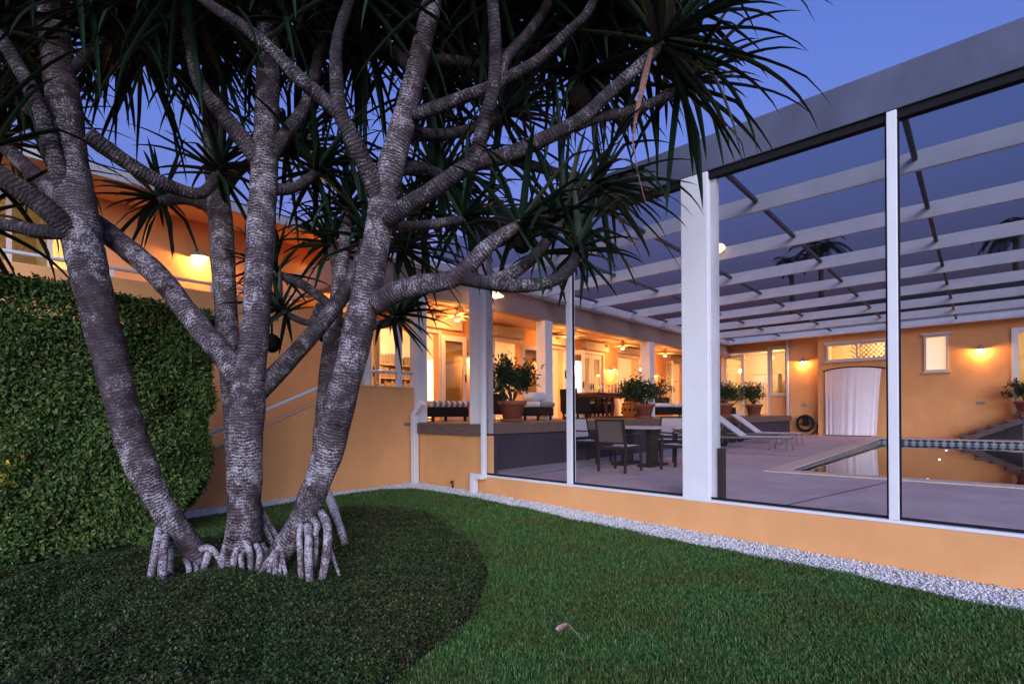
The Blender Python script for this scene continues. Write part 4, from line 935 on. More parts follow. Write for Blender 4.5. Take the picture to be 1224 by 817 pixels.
v = np.stack([v[..., 0] * np.cos(an)[:, None] - v[..., 1] * np.sin(an)[:, None], v[..., 0] * np.sin(an)[:, None] + v[..., 1] * np.cos(an)[:, None], v[..., 2]], -1)
v += np.stack([X, Y, ground_np(X, Y) + rng.uniform(0, .022, n)], -1)[:, None]
f = (np.arange(n)[:, None, None] * 6 + fc[None]).reshape(-1, 3)
go = fast_mesh('gravel', v.reshape(-1, 3), f, M['pebble']); tag(go, 'white pebble strip between the lawn and ochre walls', 'gravel', kind='stuff')

# planting bed outline (plan)
bed = [(-1.5, 5.75), (.2, 5.95), (1.23, 5.95), (2.2, 6.0), (3.0, 6.25), (3.55, 6.35), (4.05, 5.95), (4.15, 5.3), (3.95, 4.6), (3.5, 3.65), (3.22, 3.26), (2.71, 2.83), (2.36, 2.59), (1.78, 2.39), (1.33, 2.26), (.6, 2.15), (-1.5, 2.2)]
def bed_dist(x, y):
    d = np.full(len(x), 9.0)
    for (ax, ay), (bx, by) in zip(bed, bed[1:] + bed[:1]):
        vx, vy = bx - ax, by - ay; t = np.clip(((x - ax) * vx + (y - ay) * vy) / (vx * vx + vy * vy), 0, 1); d = np.minimum(d, np.hypot(x - ax - t * vx, y - ay - t * vy))
    return d
def bed_h(x, y):
    d = bed_dist(x, y); return ground_np(x, y) + .15 * (1 - np.exp(-d / .07)) + .028 * np.sin(x * 3.1 + 1) * np.sin(y * 2.7) + .02 * np.sin(x * 9.1 + 1.5 * np.sin(y * 4)) * np.sin(y * 8.3) + .012 * np.sin(x * 23 + y * 7) * np.sin(y * 19)
rng = np.random.default_rng(5)
X = rng.uniform(-.6, 4.3, 520000); Y = rng.uniform(2.1, 6.5, 520000)
D = X * FW.x + Y * FW.y; lat = (X * RT.x + Y * RT.y) / np.maximum(D, .1)
jx, jy = rng.normal(0, .028, len(X)), rng.normal(0, .028, len(X)); keep = inside(bed, X + jx + .03 * np.sin(Y * 14), Y + jy + .03 * np.sin(X * 13)) & (D > 1.9) & (np.abs(lat) < 1.15) & (rng.uniform(size=len(X)) < np.clip(3.4 / D, 0, 1) ** 1.3); X, Y = X[keep], Y[keep]
n = len(X); Z = bed_h(X, Y) - rng.uniform(0, .07, n) ** 1.0
d = unit(n); d[:, 2] = np.abs(d[:, 2]) * .6 + .05; nr = unit(n) * .55 + np.array([0, 0, 1.0])
L = rng.uniform(.013, .026, n); v, f = leaf_quads(np.stack([X, Y, Z], -1), d, nr, L, L * .62, .18)
o = fast_mesh('ground_cover', v, f, M['cover']); tag(o, 'dense low bed of small dark leaves around the tree roots', 'ground cover', kind='stuff')
print('cover leaves', n)
bx, by = np.meshgrid(np.linspace(-1.5, 4.3, 80), np.linspace(2.0, 6.6, 70), indexing='ij'); bxf, byf = bx.ravel(), by.ravel()
ins = inside(bed, bxf, byf); bz = np.where(ins, bed_h(bxf, byf) - .07, ground_np(bxf, byf) - .05)
ii = (np.arange(79)[:, None] * 70 + np.arange(69)[None, :]).ravel()
tag(fast_mesh('bed_soil', np.stack([bxf, byf, bz], -1), np.stack([ii, ii + 70, ii + 71, ii + 1], 1), M['bedsoil']), kind='structure')

# lawn blades
rng = np.random.default_rng(9); N0 = 1350000
X = rng.uniform(-1.5, 6, N0); Y = rng.uniform(-2.5, 8.1, N0); D = X * FW.x + Y * FW.y; lat = (X * RT.x + Y * RT.y) / np.maximum(D, .1)
wob = .018 * np.sin(Y * 5.1) + .016 * np.sin(Y * 11.3 + 1)
edge = rng.normal(0, .03, N0)
keep = (D > 1.9) & (np.abs(lat) < 1.2) & ~inside(bed, X, Y) & ~inside(gpoly, X + (wob + edge) * (X < 5.7), Y + edge * .5) & (X < 5.9) & (rng.uniform(size=N0) < np.clip(3.2 / D, 0, 1) ** 1.2)
keep &= ~((Y > 5.9) & (X < 1.25)) & ~((Y > 8.08))
X, Y = X[keep], Y[keep]; n = len(X); Z = ground_np(X, Y) - .012
print('grass blades', n)
clump = .5 + .5 * np.sin(X * 4.3 + 1.3 * np.sin(Y * 3.1)) * np.sin(Y * 3.9 + X)
h = rng.uniform(.026, .054, n) * (.85 + .3 * clump); a = rng.uniform(0, 6.283, n); lean = rng.uniform(.15, 1.1, n); wd = rng.uniform(.0017, .0034, n) * (1 + .12 * D[keep])
dx, dy = np.cos(a), np.sin(a); px_, py_ = -dy * wd, dx * wd
b0 = np.stack([X, Y, Z], -1); mid = b0 + np.stack([dx * h * lean * .35, dy * h * lean * .35, h * .62], -1); tip = b0 + np.stack([dx * h * lean, dy * h * lean, h * (1.02 - .22 * lean)], -1); s_ = np.stack([px_, py_, np.zeros(n)], -1)
v = np.stack([b0 - s_, b0 + s_, mid + s_ * .85, mid - s_ * .85, tip], 1).reshape(-1, 3); bq = np.arange(n)[:, None] * 5
f = np.concatenate([bq + np.array([[0, 1, 2]]), bq + np.array([[0, 2, 3]]), bq + np.array([[3, 2, 4]])])
go = fast_mesh('lawn_grass', v, f, M['grass']); tag(go, 'short dense green lawn between bed and gravel', 'grass', kind='stuff')

# hedge: clipped block with rounded right end
hd = thing('clipped_hedge', 'tall clipped green hedge wall left of the tree trunks', 'hedge', (0, 6.9, 0)); HO = (0, 6.9, 0)
def hedge_sample(n, r):
    """points on the outer skin of the block: front, right end, top"""
    u = r.uniform(size=n); P = np.zeros((n, 3)); Nn = np.zeros((n, 3))
    x0, x1, y0, y1, z1 = -1.6, 1.97, 6.42, 7.45, 2.62
    fr = u < .60; en = (u >= .60) & (u < .84); tp = u >= .84
    P[fr] = np.stack([r.uniform(x0, x1, fr.sum()), np.full(fr.sum(), y0), r.uniform(0.02, z1, fr.sum())], -1); Nn[fr] = (0, -1, 0)
    P[en] = np.stack([np.full(en.sum(), x1), r.uniform(y0, y1, en.sum()), r.uniform(.02, z1, en.sum())], -1); Nn[en] = (1, 0, 0)
    P[tp] = np.stack([r.uniform(x0, x1, tp.sum()), r.uniform(y0, y1, tp.sum()), np.full(tp.sum(), z1)], -1); Nn[tp] = (0, 0, 1)
    # round the vertical corner and the top edges; pull the foot in
    cx = x1 - .42; q = P[:, 0] > cx
    dx_ = P[:, 0] - cx; dy_ = P[:, 1] - (y0 + y1) / 2; k = q & (np.abs(dy_) > 0)
    rr_ = np.maximum(np.hypot(dx_, dy_), 1e-6); sc2 = np.where(k, np.minimum(1, .60 / rr_), 1); P[:, 0] = np.where(k, cx + dx_ * sc2, P[:, 0]); P[:, 1] = np.where(k, (y0 + y1) / 2 + dy_ * sc2, P[:, 1])
    P[:, 2] -= np.clip(P[:, 0] - .9, 0, 1.2) * .12 * (P[:, 2] / z1)
    foot = np.clip(.75 - P[:, 2], 0, 1); P[:, 0] -= np.where(P[:, 0] > 1.0, foot * .75 * (P[:, 0] - 1.0), 0); P[:, 1] += foot * .08
    bump = .07 * np.sin(P[:, 0] * 4.2 + P[:, 2] * 2.3) + .05 * np.sin(P[:, 0] * 9.7 - P[:, 2] * 7.1) + .045 * np.sin(P[:, 2] * 12.3 + P[:, 1] * 8)
    P += Nn * bump[:, None] * np.where(Nn[:, 2:] > .5, .25, .6)
    return P, Nn
rng = np.random.default_rng(3); n = 95000; P, Nn = hedge_sample(n, rng)
P -= Nn * (rng.exponential(.05, n) - .03 * (rng.uniform(size=n) < .12))[:, None]; P[:, 2] += ground_np(P[:, 0], P[:, 1])
d = unit(n) + Nn * .45 + np.array([0, 0, -.55]); nr = Nn + unit(n) * .75 + np.array([0, 0, .5])
L = rng.uniform(.028, .062, n); v, f = leaf_quads(P, d, nr, L, L * .5, .2); fast_mesh('foliage', v, f, M['hedge'], hd, origin=HO)
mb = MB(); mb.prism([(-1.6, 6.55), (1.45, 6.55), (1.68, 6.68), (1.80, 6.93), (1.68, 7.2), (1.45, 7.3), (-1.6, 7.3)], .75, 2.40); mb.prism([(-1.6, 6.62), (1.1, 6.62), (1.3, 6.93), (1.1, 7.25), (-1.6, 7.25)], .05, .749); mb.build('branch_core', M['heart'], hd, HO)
for x in np.arange(-1.4, 1.6, .45): mb = MB(); mb.tube([(x, 6.95, 0), (x + .05, 6.95, .5)], .035, 6); mb.build('stem', M['trunk'], hd, HO)

gl = thing('garden_lamp', 'small garden lamp glowing warm from inside the lower hedge leaves', 'garden lamp', (.12, 6.44, .08))
mb = MB(); mb.tube([(0, .06, 0), (0, .06, .86)], .012, 8); mb.build('stake', M['bronze'], gl, smooth=True)
mb = MB(); mb.lathe([(.03, 0), (.035, .07), (.01, .10)], (0, .06, .87), 12); mb.build('lamp_head', M['glowshade'], gl, smooth=True)
point_light('garden_lamp_light', (.12, 6.44, .98), 2.2, (1.0, .50, .12), .03)

fl_ = thing('fallen_leaf', 'dry pinkish fallen leaf curled on the open lawn', 'leaf', (2.72, 2.01, 0)); gz0 = ground_z(2.72, 2.01)
q0, q1, q2 = at(667, 753, 3.22), at(679, 747, 3.26), at(697, 765, 3.10)
for q, zz in ((q0, .075), (q1, .10), (q2, .06)): q.z = gz0 + zz
mb = MB(); wv = (q1 - q0).cross(UP).normalized()
prof = [(q0, .030), (q0.lerp(q1, .35), .036), (q0.lerp(q1, .8), .028), (q1, .018), (q1.lerp(q2, .25) , .010), (q1.lerp(q2, .6) + Vector((0, 0, .006)), .007), (q2, .003)]
b0 = len(mb.v)
for p, wd in prof:
    mb.v += [tuple(p - wv * wd + UP * wd * .25), tuple(p - wv * wd * .45 - UP * wd * .05), tuple(p + wv * wd * .45), tuple(p + wv * wd * .9 + UP * wd * .55)]
for k in range(len(prof) - 1):
    for j in range(3): mb.f.append((b0 + k * 4 + j, b0 + k * 4 + j + 1, b0 + k * 4 + 5 + j, b0 + k * 4 + 4 + j))
M['paleleaf'] = mat('pale_dry_leaf', (0.66, 0.45, 0.38), 0.8, col2=(0.26, 0.13, 0.09), vscale=26, stretch=(1, 1, 1))
mb.build('blade', M['paleleaf'], fl_, (2.72, 2.01, 0), smooth=True)

# ================================================================== PANDANUS TREES
def catmull(pts, vals, step=3):
    P = [np.array(p, float) for p in pts]; out = []; ov = []
    for i in range(len(P) - 1):
        p0 = P[max(i - 1, 0)]; p1 = P[i]; p2 = P[i + 1]; p3 = P[min(i + 2, len(P) - 1)]
        for k in range(step):
            t = k / step; out.append(.5 * ((2 * p1) + (-p0 + p2) * t + (2 * p0 - 5 * p1 + 4 * p2 - p3) * t * t + (-p0 + 3 * p1 - 3 * p2 + p3) * t ** 3)); ov.append(vals[i] * (1 - t) + vals[i + 1] * t)
    out.append(P[-1]); ov.append(vals[-1]); return out, ov
def limb_mesh(name, pts, rad, m, parent, origin, seg=16, rough=.05, knob=True):
    """tapered wood with slightly uneven girth; UV: u round, v metres along"""
    P, Rr = catmull(pts, rad, 6); n = len(P); V = []; UVv = []; ref = None; dist = 0.0
    ph = random.uniform(0, 50)
    for k in range(n):
        d = Vector(P[min(k + 1, n - 1)] - P[max(k - 1, 0)]).normalized()
        if ref is None: ref = Vector((1, 0, 0)) if abs(d.x) < .9 else Vector((0, 1, 0))
        a = (ref - d * ref.dot(d)).normalized(); b = d.cross(a); ref = a
        if k: dist += float(np.linalg.norm(P[k] - P[k - 1]))
        for j in range(seg):
            t = 2 * math.pi * j / seg; q = Vector(P[k]) + (a * math.cos(t) + b * math.sin(t)) * Rr[k]
            nzv = mnoise.noise(Vector((q.x * 5 + ph, q.y * 5, q.z * 5))) + .5 * mnoise.noise(Vector((q.x * 13, q.y * 13 + ph, q.z * 13)))
            q += (q - Vector(P[k])) * (nzv * rough * 1.7); V.append(tuple(q - Vector(origin)))
            UVv.append((j / seg, dist))
    Fc = []
    for k in range(n - 1):
        for j in range(seg): Fc.append((k * seg + j, k * seg + (j + 1) % seg, (k + 1) * seg + (j + 1) % seg, (k + 1) * seg + j))
    Fc.append(tuple(range(seg))[::-1]); Fc.append(tuple((n - 1) * seg + j for j in range(seg)))
    me = bpy.data.meshes.new(name); me.from_pydata(V, [], Fc); me.update(); ul = me.uv_layers.new(name='uv')
    for poly in me.polygons:
        for li, vi in zip(poly.loop_indices, poly.vertices):
            ul.data[li].uv = UVv[vi]
        poly.use_smooth = True
    me.materials.append(m); o = bpy.data.objects.new(name, me); C.objects.link(o); o.parent = parent
    return P, Rr
def px_poly(lst, w0=None):
    """[(x, y, width_px, depth)] -> points, radii in metres"""
    rad = []
    for i, (x, y, w_, D) in enumerate(lst):
        p, q = lst[max(i - 1, 0)], lst[min(i + 1, len(lst) - 1)]; tx, ty = q[0] - p[0], q[1] - p[1]; ln = math.hypot(tx, ty) or 1
        off = (-ty / ln) * (x - 612) / F + (tx / ln) * (y - YH) / F
        rad.append(w_ / 2 / F * D / math.sqrt(1 + off * off))
    return [at(x, y, D) for x, y, w_, D in lst], rad

def rosette(parent, origin, c, axis, n=42, L=1.34, Wd=.072, seed=0, droop=1.0, spread=1.0):
    """tuft of long keeled strap leaves spiralling out of a branch tip"""
    r = np.random.default_rng(seed); axis = Vector(axis).normalized(); up = Vector((0, 0, 1))
    a = axis.cross(Vector((.3, .5, .8))).normalized(); b = axis.cross(a); S = 9; V = []; Fc = []
    for k in range(n):
        t = (k + .5) / n; az = k * 2.39996 + r.normal(0, .16); el = (1.42 - 1.75 * t ** 1.1 * spread) + r.normal(0, .10)
        d = (axis * math.sin(el) + (a * math.cos(az) + b * math.sin(az)) * math.cos(el)).normalized(); d0 = d.copy()
        ln = L * r.uniform(.72, 1.1) * (.62 + .38 * min(1, t * 3)) ; p = Vector(c) + axis * (.16 * (1 - t)) + d * .015; wd = Wd * r.uniform(.8, 1.2); dr = droop * r.uniform(.8, 2.3)
        kink = r.uniform(.35, .7) if r.uniform() < .28 else 9; ds = ln / S; base = len(V)
        for s in range(S + 1):
            u = s / S; wprof = wd * (.78 + .5 * u - .2 * u * u) * (1 - u) ** .62 if u < 1 else .0006
            side = d.cross(up)
            if side.length < .05: side = d.cross(a)
            side.normalize(); nrm = side.cross(d).normalized(); fold = .34 * wprof * (1 - .5 * u)
            V += [tuple(p - side * wprof / 2 + nrm * fold), tuple(p - nrm * fold * .4), tuple(p + side * wprof / 2 + nrm * fold)]
            g = dr * ds * (.18 + 1.7 * u * u) * (1.0 - .45 * abs(d0.z))
            d = (d - up * g).normalized()
            if u > kink: d = (d - up * .55 + Vector(r.normal(0, .1, 3))).normalized(); kink = 9
            p = p + d * ds
        for s in range(S):
            q = base + s * 3; Fc += [(q, q + 1, q + 4, q + 3), (q + 1, q + 2, q + 5, q + 4)]
    return fast_mesh('leaf_rosette', np.array(V), np.array(Fc), M['pandan'], parent, origin=origin)

TREES = []
def tree(label, base, group='pandanus trees in the planting bed'):
    t = thing('pandanus_tree', label, 'tree', base, group=group); TREES.append((t, tuple(base), [])); return TREES[-1]
def add(tr, name, lst, tipros=None, seg=16, **kw):
    pts, rad = px_poly(lst); P, Rr = limb_mesh(name, pts, rad, M['bark' if name == 'trunk' or max(rad) > .088 else 'shadedbark'], tr[0], tr[1], seg, **kw); tr[2].extend([(Vector(p), rr) for p, rr in zip(P, Rr)])
    if tipros:
        ax = Vector(P[-1] - P[-4]).normalized(); 
        rosette(tr[0], tr[1], Vector(P[-1]) - ax * .05, ax + UP * .25, **tipros)
    return P
SEED = [100]
def rs(**k):
    SEED[0] += 1; d = dict(seed=SEED[0]); d.update(k); return d

T1 = tree('leftmost pandanus tree with thick trunk curving up to the left', (1.55, 5.0, .1))
add(T1, 'trunk', [(264, 684, 28, 4.32), (247, 671, 31, 4.30), (222, 645, 32, 4.27), (193, 604, 35, 4.25), (168, 555, 41, 4.25), (150, 498, 44, 4.25), (132, 430, 44, 4.28), (115, 360, 47, 4.3), (101, 300, 52, 4.32), (92, 250, 54, 4.35), (84, 190, 45, 4.38), (76, 120, 44, 4.4), (66, 50, 40, 4.42), (60, -20, 37, 4.45), (55, -110, 32, 4.5)], seg=24, tipros=rs(n=56, L=1.3))
add(T1, 'branch', [(88, 256, 30, 4.33), (68, 195, 24, 4.25), (48, 130, 20, 4.15), (25, 85, 18, 4.1), (0, 45, 16, 4.05), (-40, 5, 14, 4.0)], rs())
add(T1, 'branch', [(94, 290, 26, 4.3), (66, 258, 26, 4.15), (34, 233, 25, 4.05), (0, 210, 24, 3.95), (-50, 185, 20, 3.9)], rs())
add(T1, 'branch', [(92, 276, 20, 4.25), (50, 277, 18, 4.15), (20, 271, 15, 4.1), (-45, 262, 12, 4.05)], rs())
add(T1, 'branch', [(104, 160, 20, 4.4), (125, 176, 19, 4.5), (150, 193, 18, 4.6), (192, 218, 17, 4.8), (240, 231, 15, 5.0), (262, 205, 13, 5.1)], rs(L=.8))
add(T1, 'branch', [(70, 100, 20, 4.4), (110, 60, 17, 4.5), (150, 30, 14, 4.6)], rs())
add(T1, 'branch', [(84, 190, 20, 4.4), (60, 150, 16, 4.7), (20, 120, 14, 5.0)], rs(L=.9))

T2 = tree('middle pandanus tree with a straight upright trunk and forked limb', (1.9, 5.05, .1))
add(T2, 'trunk', [(290, 682, 66, 4.35), (290, 660, 54, 4.35), (291, 640, 46, 4.35), (292, 600, 42, 4.35), (293, 550, 42, 4.36), (295, 500, 43, 4.38), (297, 468, 44, 4.4), (302, 425, 37, 4.42), (308, 350, 34, 4.45), (312, 280, 36, 4.5), (316, 200, 34, 4.52), (320, 120, 30, 4.55), (322, 40, 30, 4.6), (322, -60, 26, 4.65)], seg=24, tipros=rs(n=56, L=1.3))
add(T2, 'branch', [(286, 452, 30, 4.45), (266, 424, 29, 4.5), (226, 376, 27, 4.55), (190, 330, 27, 4.6), (150, 296, 26, 4.68), (120, 272, 25, 4.8), (60, 225, 20, 5.0), (0, 170, 16, 5.2)], rs())
add(T2, 'branch', [(300, 478, 24, 4.42), (322, 455, 24, 4.5), (355, 420, 21, 4.65), (390, 380, 20, 4.8), (415, 345, 19, 4.95), (430, 315, 18, 5.05), (440, 285, 15, 5.1)], rs(L=.85))
add(T2, 'branch', [(318, 195, 22, 4.52), (336, 168, 20, 4.55), (360, 135, 18, 4.6), (372, 110, 16, 4.65), (382, 60, 14, 4.7), (395, 5, 12, 4.75)], rs())
add(T2, 'branch', [(312, 195, 22, 4.5), (297, 175, 21, 4.45), (264, 134, 18, 4.35), (240, 103, 16, 4.3), (228, 60, 14, 4.25), (222, 5, 12, 4.2)], rs())
add(T2, 'branch', [(315, 225, 18, 4.52), (350, 225, 14, 4.7), (380, 205, 12, 4.9)], rs(L=.85))

T4 = tree('slender pandanus tree standing behind the middle trunk', (2.3, 6.3, .1))
add(T4, 'trunk', [(290, 640, 22, 5.4), (284, 600, 21, 5.4), (280, 545, 22, 5.4), (277, 475, 25, 5.4), (272, 400, 28, 5.4), (267, 320, 30, 5.4), (264, 260, 30, 5.4), (256, 200, 24, 5.4), (252, 140, 20, 5.4), (252, 70, 18, 5.4), (250, -10, 15, 5.4)], seg=18, tipros=rs())
add(T4, 'branch', [(262, 240, 18, 5.4), (290, 200, 15, 5.6), (345, 180, 12, 5.9)], rs())
add(T4, 'branch', [(262, 250, 18, 5.4), (225, 238, 15, 5.5), (192, 240, 12, 5.6)], rs(L=.75, n=34))
add(T4, 'branch', [(252, 130, 14, 5.4), (215, 90, 12, 5.5), (170, 70, 11, 5.6)], rs())

T3 = tree('right pandanus tree leaning right over a fan of prop roots', (2.15, 4.6, .1))
add(T3, 'trunk', [(316, 688, 20, 4.2), (330, 666, 27, 4.22), (346, 644, 31, 4.24), (365, 614, 33, 4.26), (380, 575, 34, 4.28), (395, 530, 36, 4.3), (410, 470, 36, 4.3), (425, 410, 37, 4.3), (438, 350, 37, 4.3), (450, 290, 33, 4.3), (458, 240, 33, 4.3), (470, 190, 33, 4.3), (484, 140, 29, 4.3), (496, 90, 25, 4.3), (508, 40, 24, 4.32), (516, 0, 24, 4.34), (524, -70, 24, 4.4)], seg=24, tipros=rs(n=56, L=1.3))
add(T3, 'branch', [(452, 362, 28, 4.25), (470, 350, 26, 4.15), (503, 340, 24, 4.05), (544, 332, 22, 3.98), (572, 305, 20, 3.95), (592, 287, 17, 3.95), (622, 268, 14, 4.0)], rs(L=.8, n=28))
add(T3, 'branch', [(548, 330, 20, 3.98), (566, 335, 18, 3.95), (606, 341, 17, 3.9), (640, 340, 16, 3.9), (668, 332, 15, 3.92), (684, 316, 14, 3.95), (690, 300, 12, 4.0)], rs(L=.62, n=34, droop=1.5))
add(T3, 'branch', [(590, 334, 16, 3.95), (614, 326, 15, 4.0), (636, 309, 14, 4.05), (655, 286, 13, 4.1), (672, 262, 12, 4.15)], rs(L=.9, n=32))
add(T3, 'branch', [(464, 262, 24, 4.2), (484, 248, 23, 4.1), (513, 230, 22, 4.0), (561, 198, 21, 3.95), (606, 186, 20, 3.9), (650, 166, 19, 3.85), (692, 144, 18, 3.82), (726, 113, 16, 3.8), (764, 79, 14, 3.78), (792, 52, 12, 3.78)], rs(n=58, L=1.3))
add(T3, 'branch', [(690, 150, 15, 3.83), (714, 141, 14, 3.9), (753, 133, 13, 4.0), (795, 116, 12, 4.1), (815, 104, 11, 4.15)], rs(L=.95))
add(T3, 'branch', [(558, 204, 18, 3.94), (567, 190, 17, 3.9), (579, 144, 17, 3.85), (590, 103, 16, 3.8), (592, 51, 15, 3.8), (589, 0, 14, 3.8), (588, -50, 13, 3.8)], rs())
add(T3, 'branch', [(488, 140, 20, 4.3), (510, 133, 18, 4.2), (544, 120, 17, 4.1), (582, 106, 16, 4.0), (608, 92, 15, 3.95), (640, 74, 14, 3.9), (671, 46, 13, 3.9), (700, 18, 12, 3.9), (716, -14, 11, 3.9)], rs())
add(T3, 'branch', [(592, 106, 15, 3.98), (606, 69, 14, 4.05), (633, 38, 13, 4.1), (657, 0, 12, 4.2), (665, -40, 11, 4.25)], rs())
add(T3, 'branch', [(490, 76, 18, 4.5), (527, 72, 16, 4.6), (571, 76, 15, 4.7), (592, 68, 14, 4.75), (633, 58, 13, 4.8), (702, 50, 12, 4.9)], rs())
add(T3, 'branch', [(456, 240, 24, 4.28), (440, 205, 22, 4.2), (422, 166, 20, 4.1), (407, 135, 19, 4.05), (402, 90, 17, 4.0), (404, 45, 15, 4.0), (425, -20, 13, 4.0)], rs())
add(T3, 'branch', [(408, 138, 18, 4.05), (385, 117, 18, 4.0), (360, 96, 17, 3.95), (330, 65, 16, 3.9), (292, 33, 15, 3.85), (250, 5, 13, 3.8), (215, -25, 12, 3.8)], rs(n=50, L=1.05))
add(T3, 'branch', [(606, 190, 14, 3.92), (660, 205, 13, 4.2), (712, 224, 12, 4.4)], rs(L=1.05, n=38))
add(T3, 'branch', [(470, 205, 18, 4.35), (500, 200, 15, 4.7), (530, 210, 13, 5.0)], rs(L=.9))
add(T3, 'branch', [(480, 160, 18, 4.35), (540, 160, 15, 4.8), (600, 140, 12, 5.2)], rs())
add(T3, 'branch', [(462, 268, 16, 4.35), (500, 270, 13, 4.7), (556, 262, 11, 5.0)], rs(L=.85))
add(T3, 'branch', [(498, 90, 16, 4.35), (470, 60, 14, 4.7), (440, 40, 12, 5.0)], rs())

T5 = tree('thin pandanus tree behind the right leaning trunk', (2.9, 5.4, .1))
add(T5, 'trunk', [(368, 655, 22, 5.2), (376, 600, 22, 5.2), (383, 545, 22, 5.2), (389, 480, 22, 5.2), (394, 430, 22, 5.2), (399, 385, 20, 5.2), (406, 335, 17, 5.2), (412, 290, 15, 5.2), (415, 250, 13, 5.3)], seg=16, tipros=rs(L=.8))
add(T5, 'branch', [(392, 402, 14, 5.25), (384, 366, 12, 5.3), (372, 385, 8, 5.35), (352, 380, 8, 5.4), (338, 372, 8, 5.4)], rs(L=.55, n=30))
add(T5, 'branch', [(400, 372, 14, 5.2), (384, 356, 11, 5.3), (356, 337, 11, 5.4), (328, 327, 10, 5.5)], rs(L=.6, n=32))
add(T5, 'branch', [(404, 350, 13, 5.2), (402, 320, 11, 5.3), (394, 292, 10, 5.4)], rs(L=.7))
add(T5, 'branch', [(402, 385, 13, 5.2), (430, 388, 12, 5.15), (455, 388, 11, 5.1), (474, 380, 10, 5.05)], rs(L=.55, n=36))

# filler tufts higher and deeper in the crown, each on its own twig from the nearest wood
FILL = [(-10, 110, 4.8), (20, 20, 4.6), (105, 5, 4.3), (185, 25, 4.6), (300, 15, 5.0), (365, 30, 4.7), (450, 15, 4.7), (480, 55, 5.6), (520, 215, 5.6), (545, 40, 5.0), (640, 20, 4.7), (690, 90, 4.8), (735, 20, 4.4), (560, -35, 4.5), (760, 0, 4.1), (130, 60, 5.2), (250, 45, 4.7), (520, 110, 5.5), (590, 25, 5.4),
        (90, -60, 4.0), (180, -70, 4.1), (280, -70, 4.0), (380, -70, 4.1), (480, -80, 4.0), (580, -90, 4.1), (680, -80, 4.0), (430, 60, 4.9), (330, -20, 4.4), (540, 0, 4.6), (30, -50, 4.3), (480, 300, 5.6),
        (0, 40, 4.2), (-30, 70, 5.2), (130, 15, 5.0), (230, 10, 5.6), (405, 40, 5.6), (500, 20, 5.8), (535, 90, 6.2), (610, 90, 5.8), (660, 60, 5.2), (700, 30, 5.4), (500, 250, 5.6), (360, 60, 6.0), (270, 20, 6.2), (20, -20, 5.0), (200, -10, 4.8), (130, -30, 4.6), (350, -40, 5.0), (460, -30, 4.8), (620, -40, 4.8), (730, -30, 4.6)]
for x, y, D in FILL:
    c = at(x, y, D); best = None
    for tr in TREES:
        for p, rr in tr[2]:
            dd = (p - c).length + (0 if p.z < c.z + .1 else .35)
            if rr > .012 and (best is None or dd < best[0]): best = (dd, tr, p, rr)
    _, tr, p, rr = best; mid = p.lerp(c, .5) + Vector((0, 0, -.06 * (c - p).length)); r0 = min(rr * .7, .035)
    P, _r = limb_mesh('branch', [p, mid, c], [r0, r0 * .85, .022], M['shadedbark'], tr[0], tr[1], 10)
    ax = (c - mid).normalized(); rosette(tr[0], tr[1], c - ax * .04, ax * .7 + UP * .5, n=44, L=1.15, seed=int(x * 7 + y * 3) % 9973)

def root(tr, lst):
    pts, rad = px_poly(lst); rad = [r_ * (.92 - .14 * i / (len(rad) - 1)) * random.uniform(.85, 1.1) for i, r_ in enumerate(rad)]; limb_mesh('prop_root', pts, rad, M['root'], tr[0], tr[1], 12, rough=.06)
for l in ([(190, 630, 10, 4.2), (187, 655, 12, 4.05), (180, 690, 12, 3.92), (173, 722, 10, 3.8)], [(198, 640, 12, 4.15), (196, 655, 13, 4.0), (194, 690, 14, 3.88), (194, 724, 12, 3.8)], [(205, 655, 10, 4.2), (203, 680, 11, 4.05), (206, 712, 9, 3.95)],
          [(222, 668, 10, 4.25), (226, 680, 10, 4.1), (223, 704, 9, 4.0)], [(232, 672, 9, 4.25), (236, 684, 9, 4.12), (236, 703, 8, 4.05)], [(246, 672, 12, 4.25), (249, 684, 11, 4.2), (251, 697, 9, 4.1)], [(241, 655, 9, 4.2), (252, 655, 10, 4.18), (263, 668, 10, 4.2), (266, 682, 8, 4.2)],
          [(250, 660, 12, 4.2), (243, 684, 12, 4.12), (244, 700, 9, 4.1)], [(214, 690, 4, 4.05), (213, 712, 4, 3.98)]): root(T1, l)
for l in ([(274, 645, 12, 4.3), (268, 660, 12, 4.22), (264, 684, 10, 4.15)], [(283, 655, 10, 4.2), (280, 668, 11, 4.15), (279, 688, 9, 4.12)], [(295, 648, 10, 4.22), (299, 662, 11, 4.15), (300, 690, 9, 4.1)], [(306, 650, 10, 4.25), (311, 664, 11, 4.2), (306, 684, 9, 4.15)], [(312, 650, 10, 4.3), (320, 662, 10, 4.3), (324, 676, 8, 4.3)],
          [(308, 600, 9, 4.45), (317, 618, 9, 4.6), (335, 648, 8, 4.75)], [(308, 615, 9, 4.45), (318, 634, 9, 4.55), (326, 650, 8, 4.6)], [(288, 662, 9, 4.15), (290, 690, 8, 4.08)]): root(T2, l)
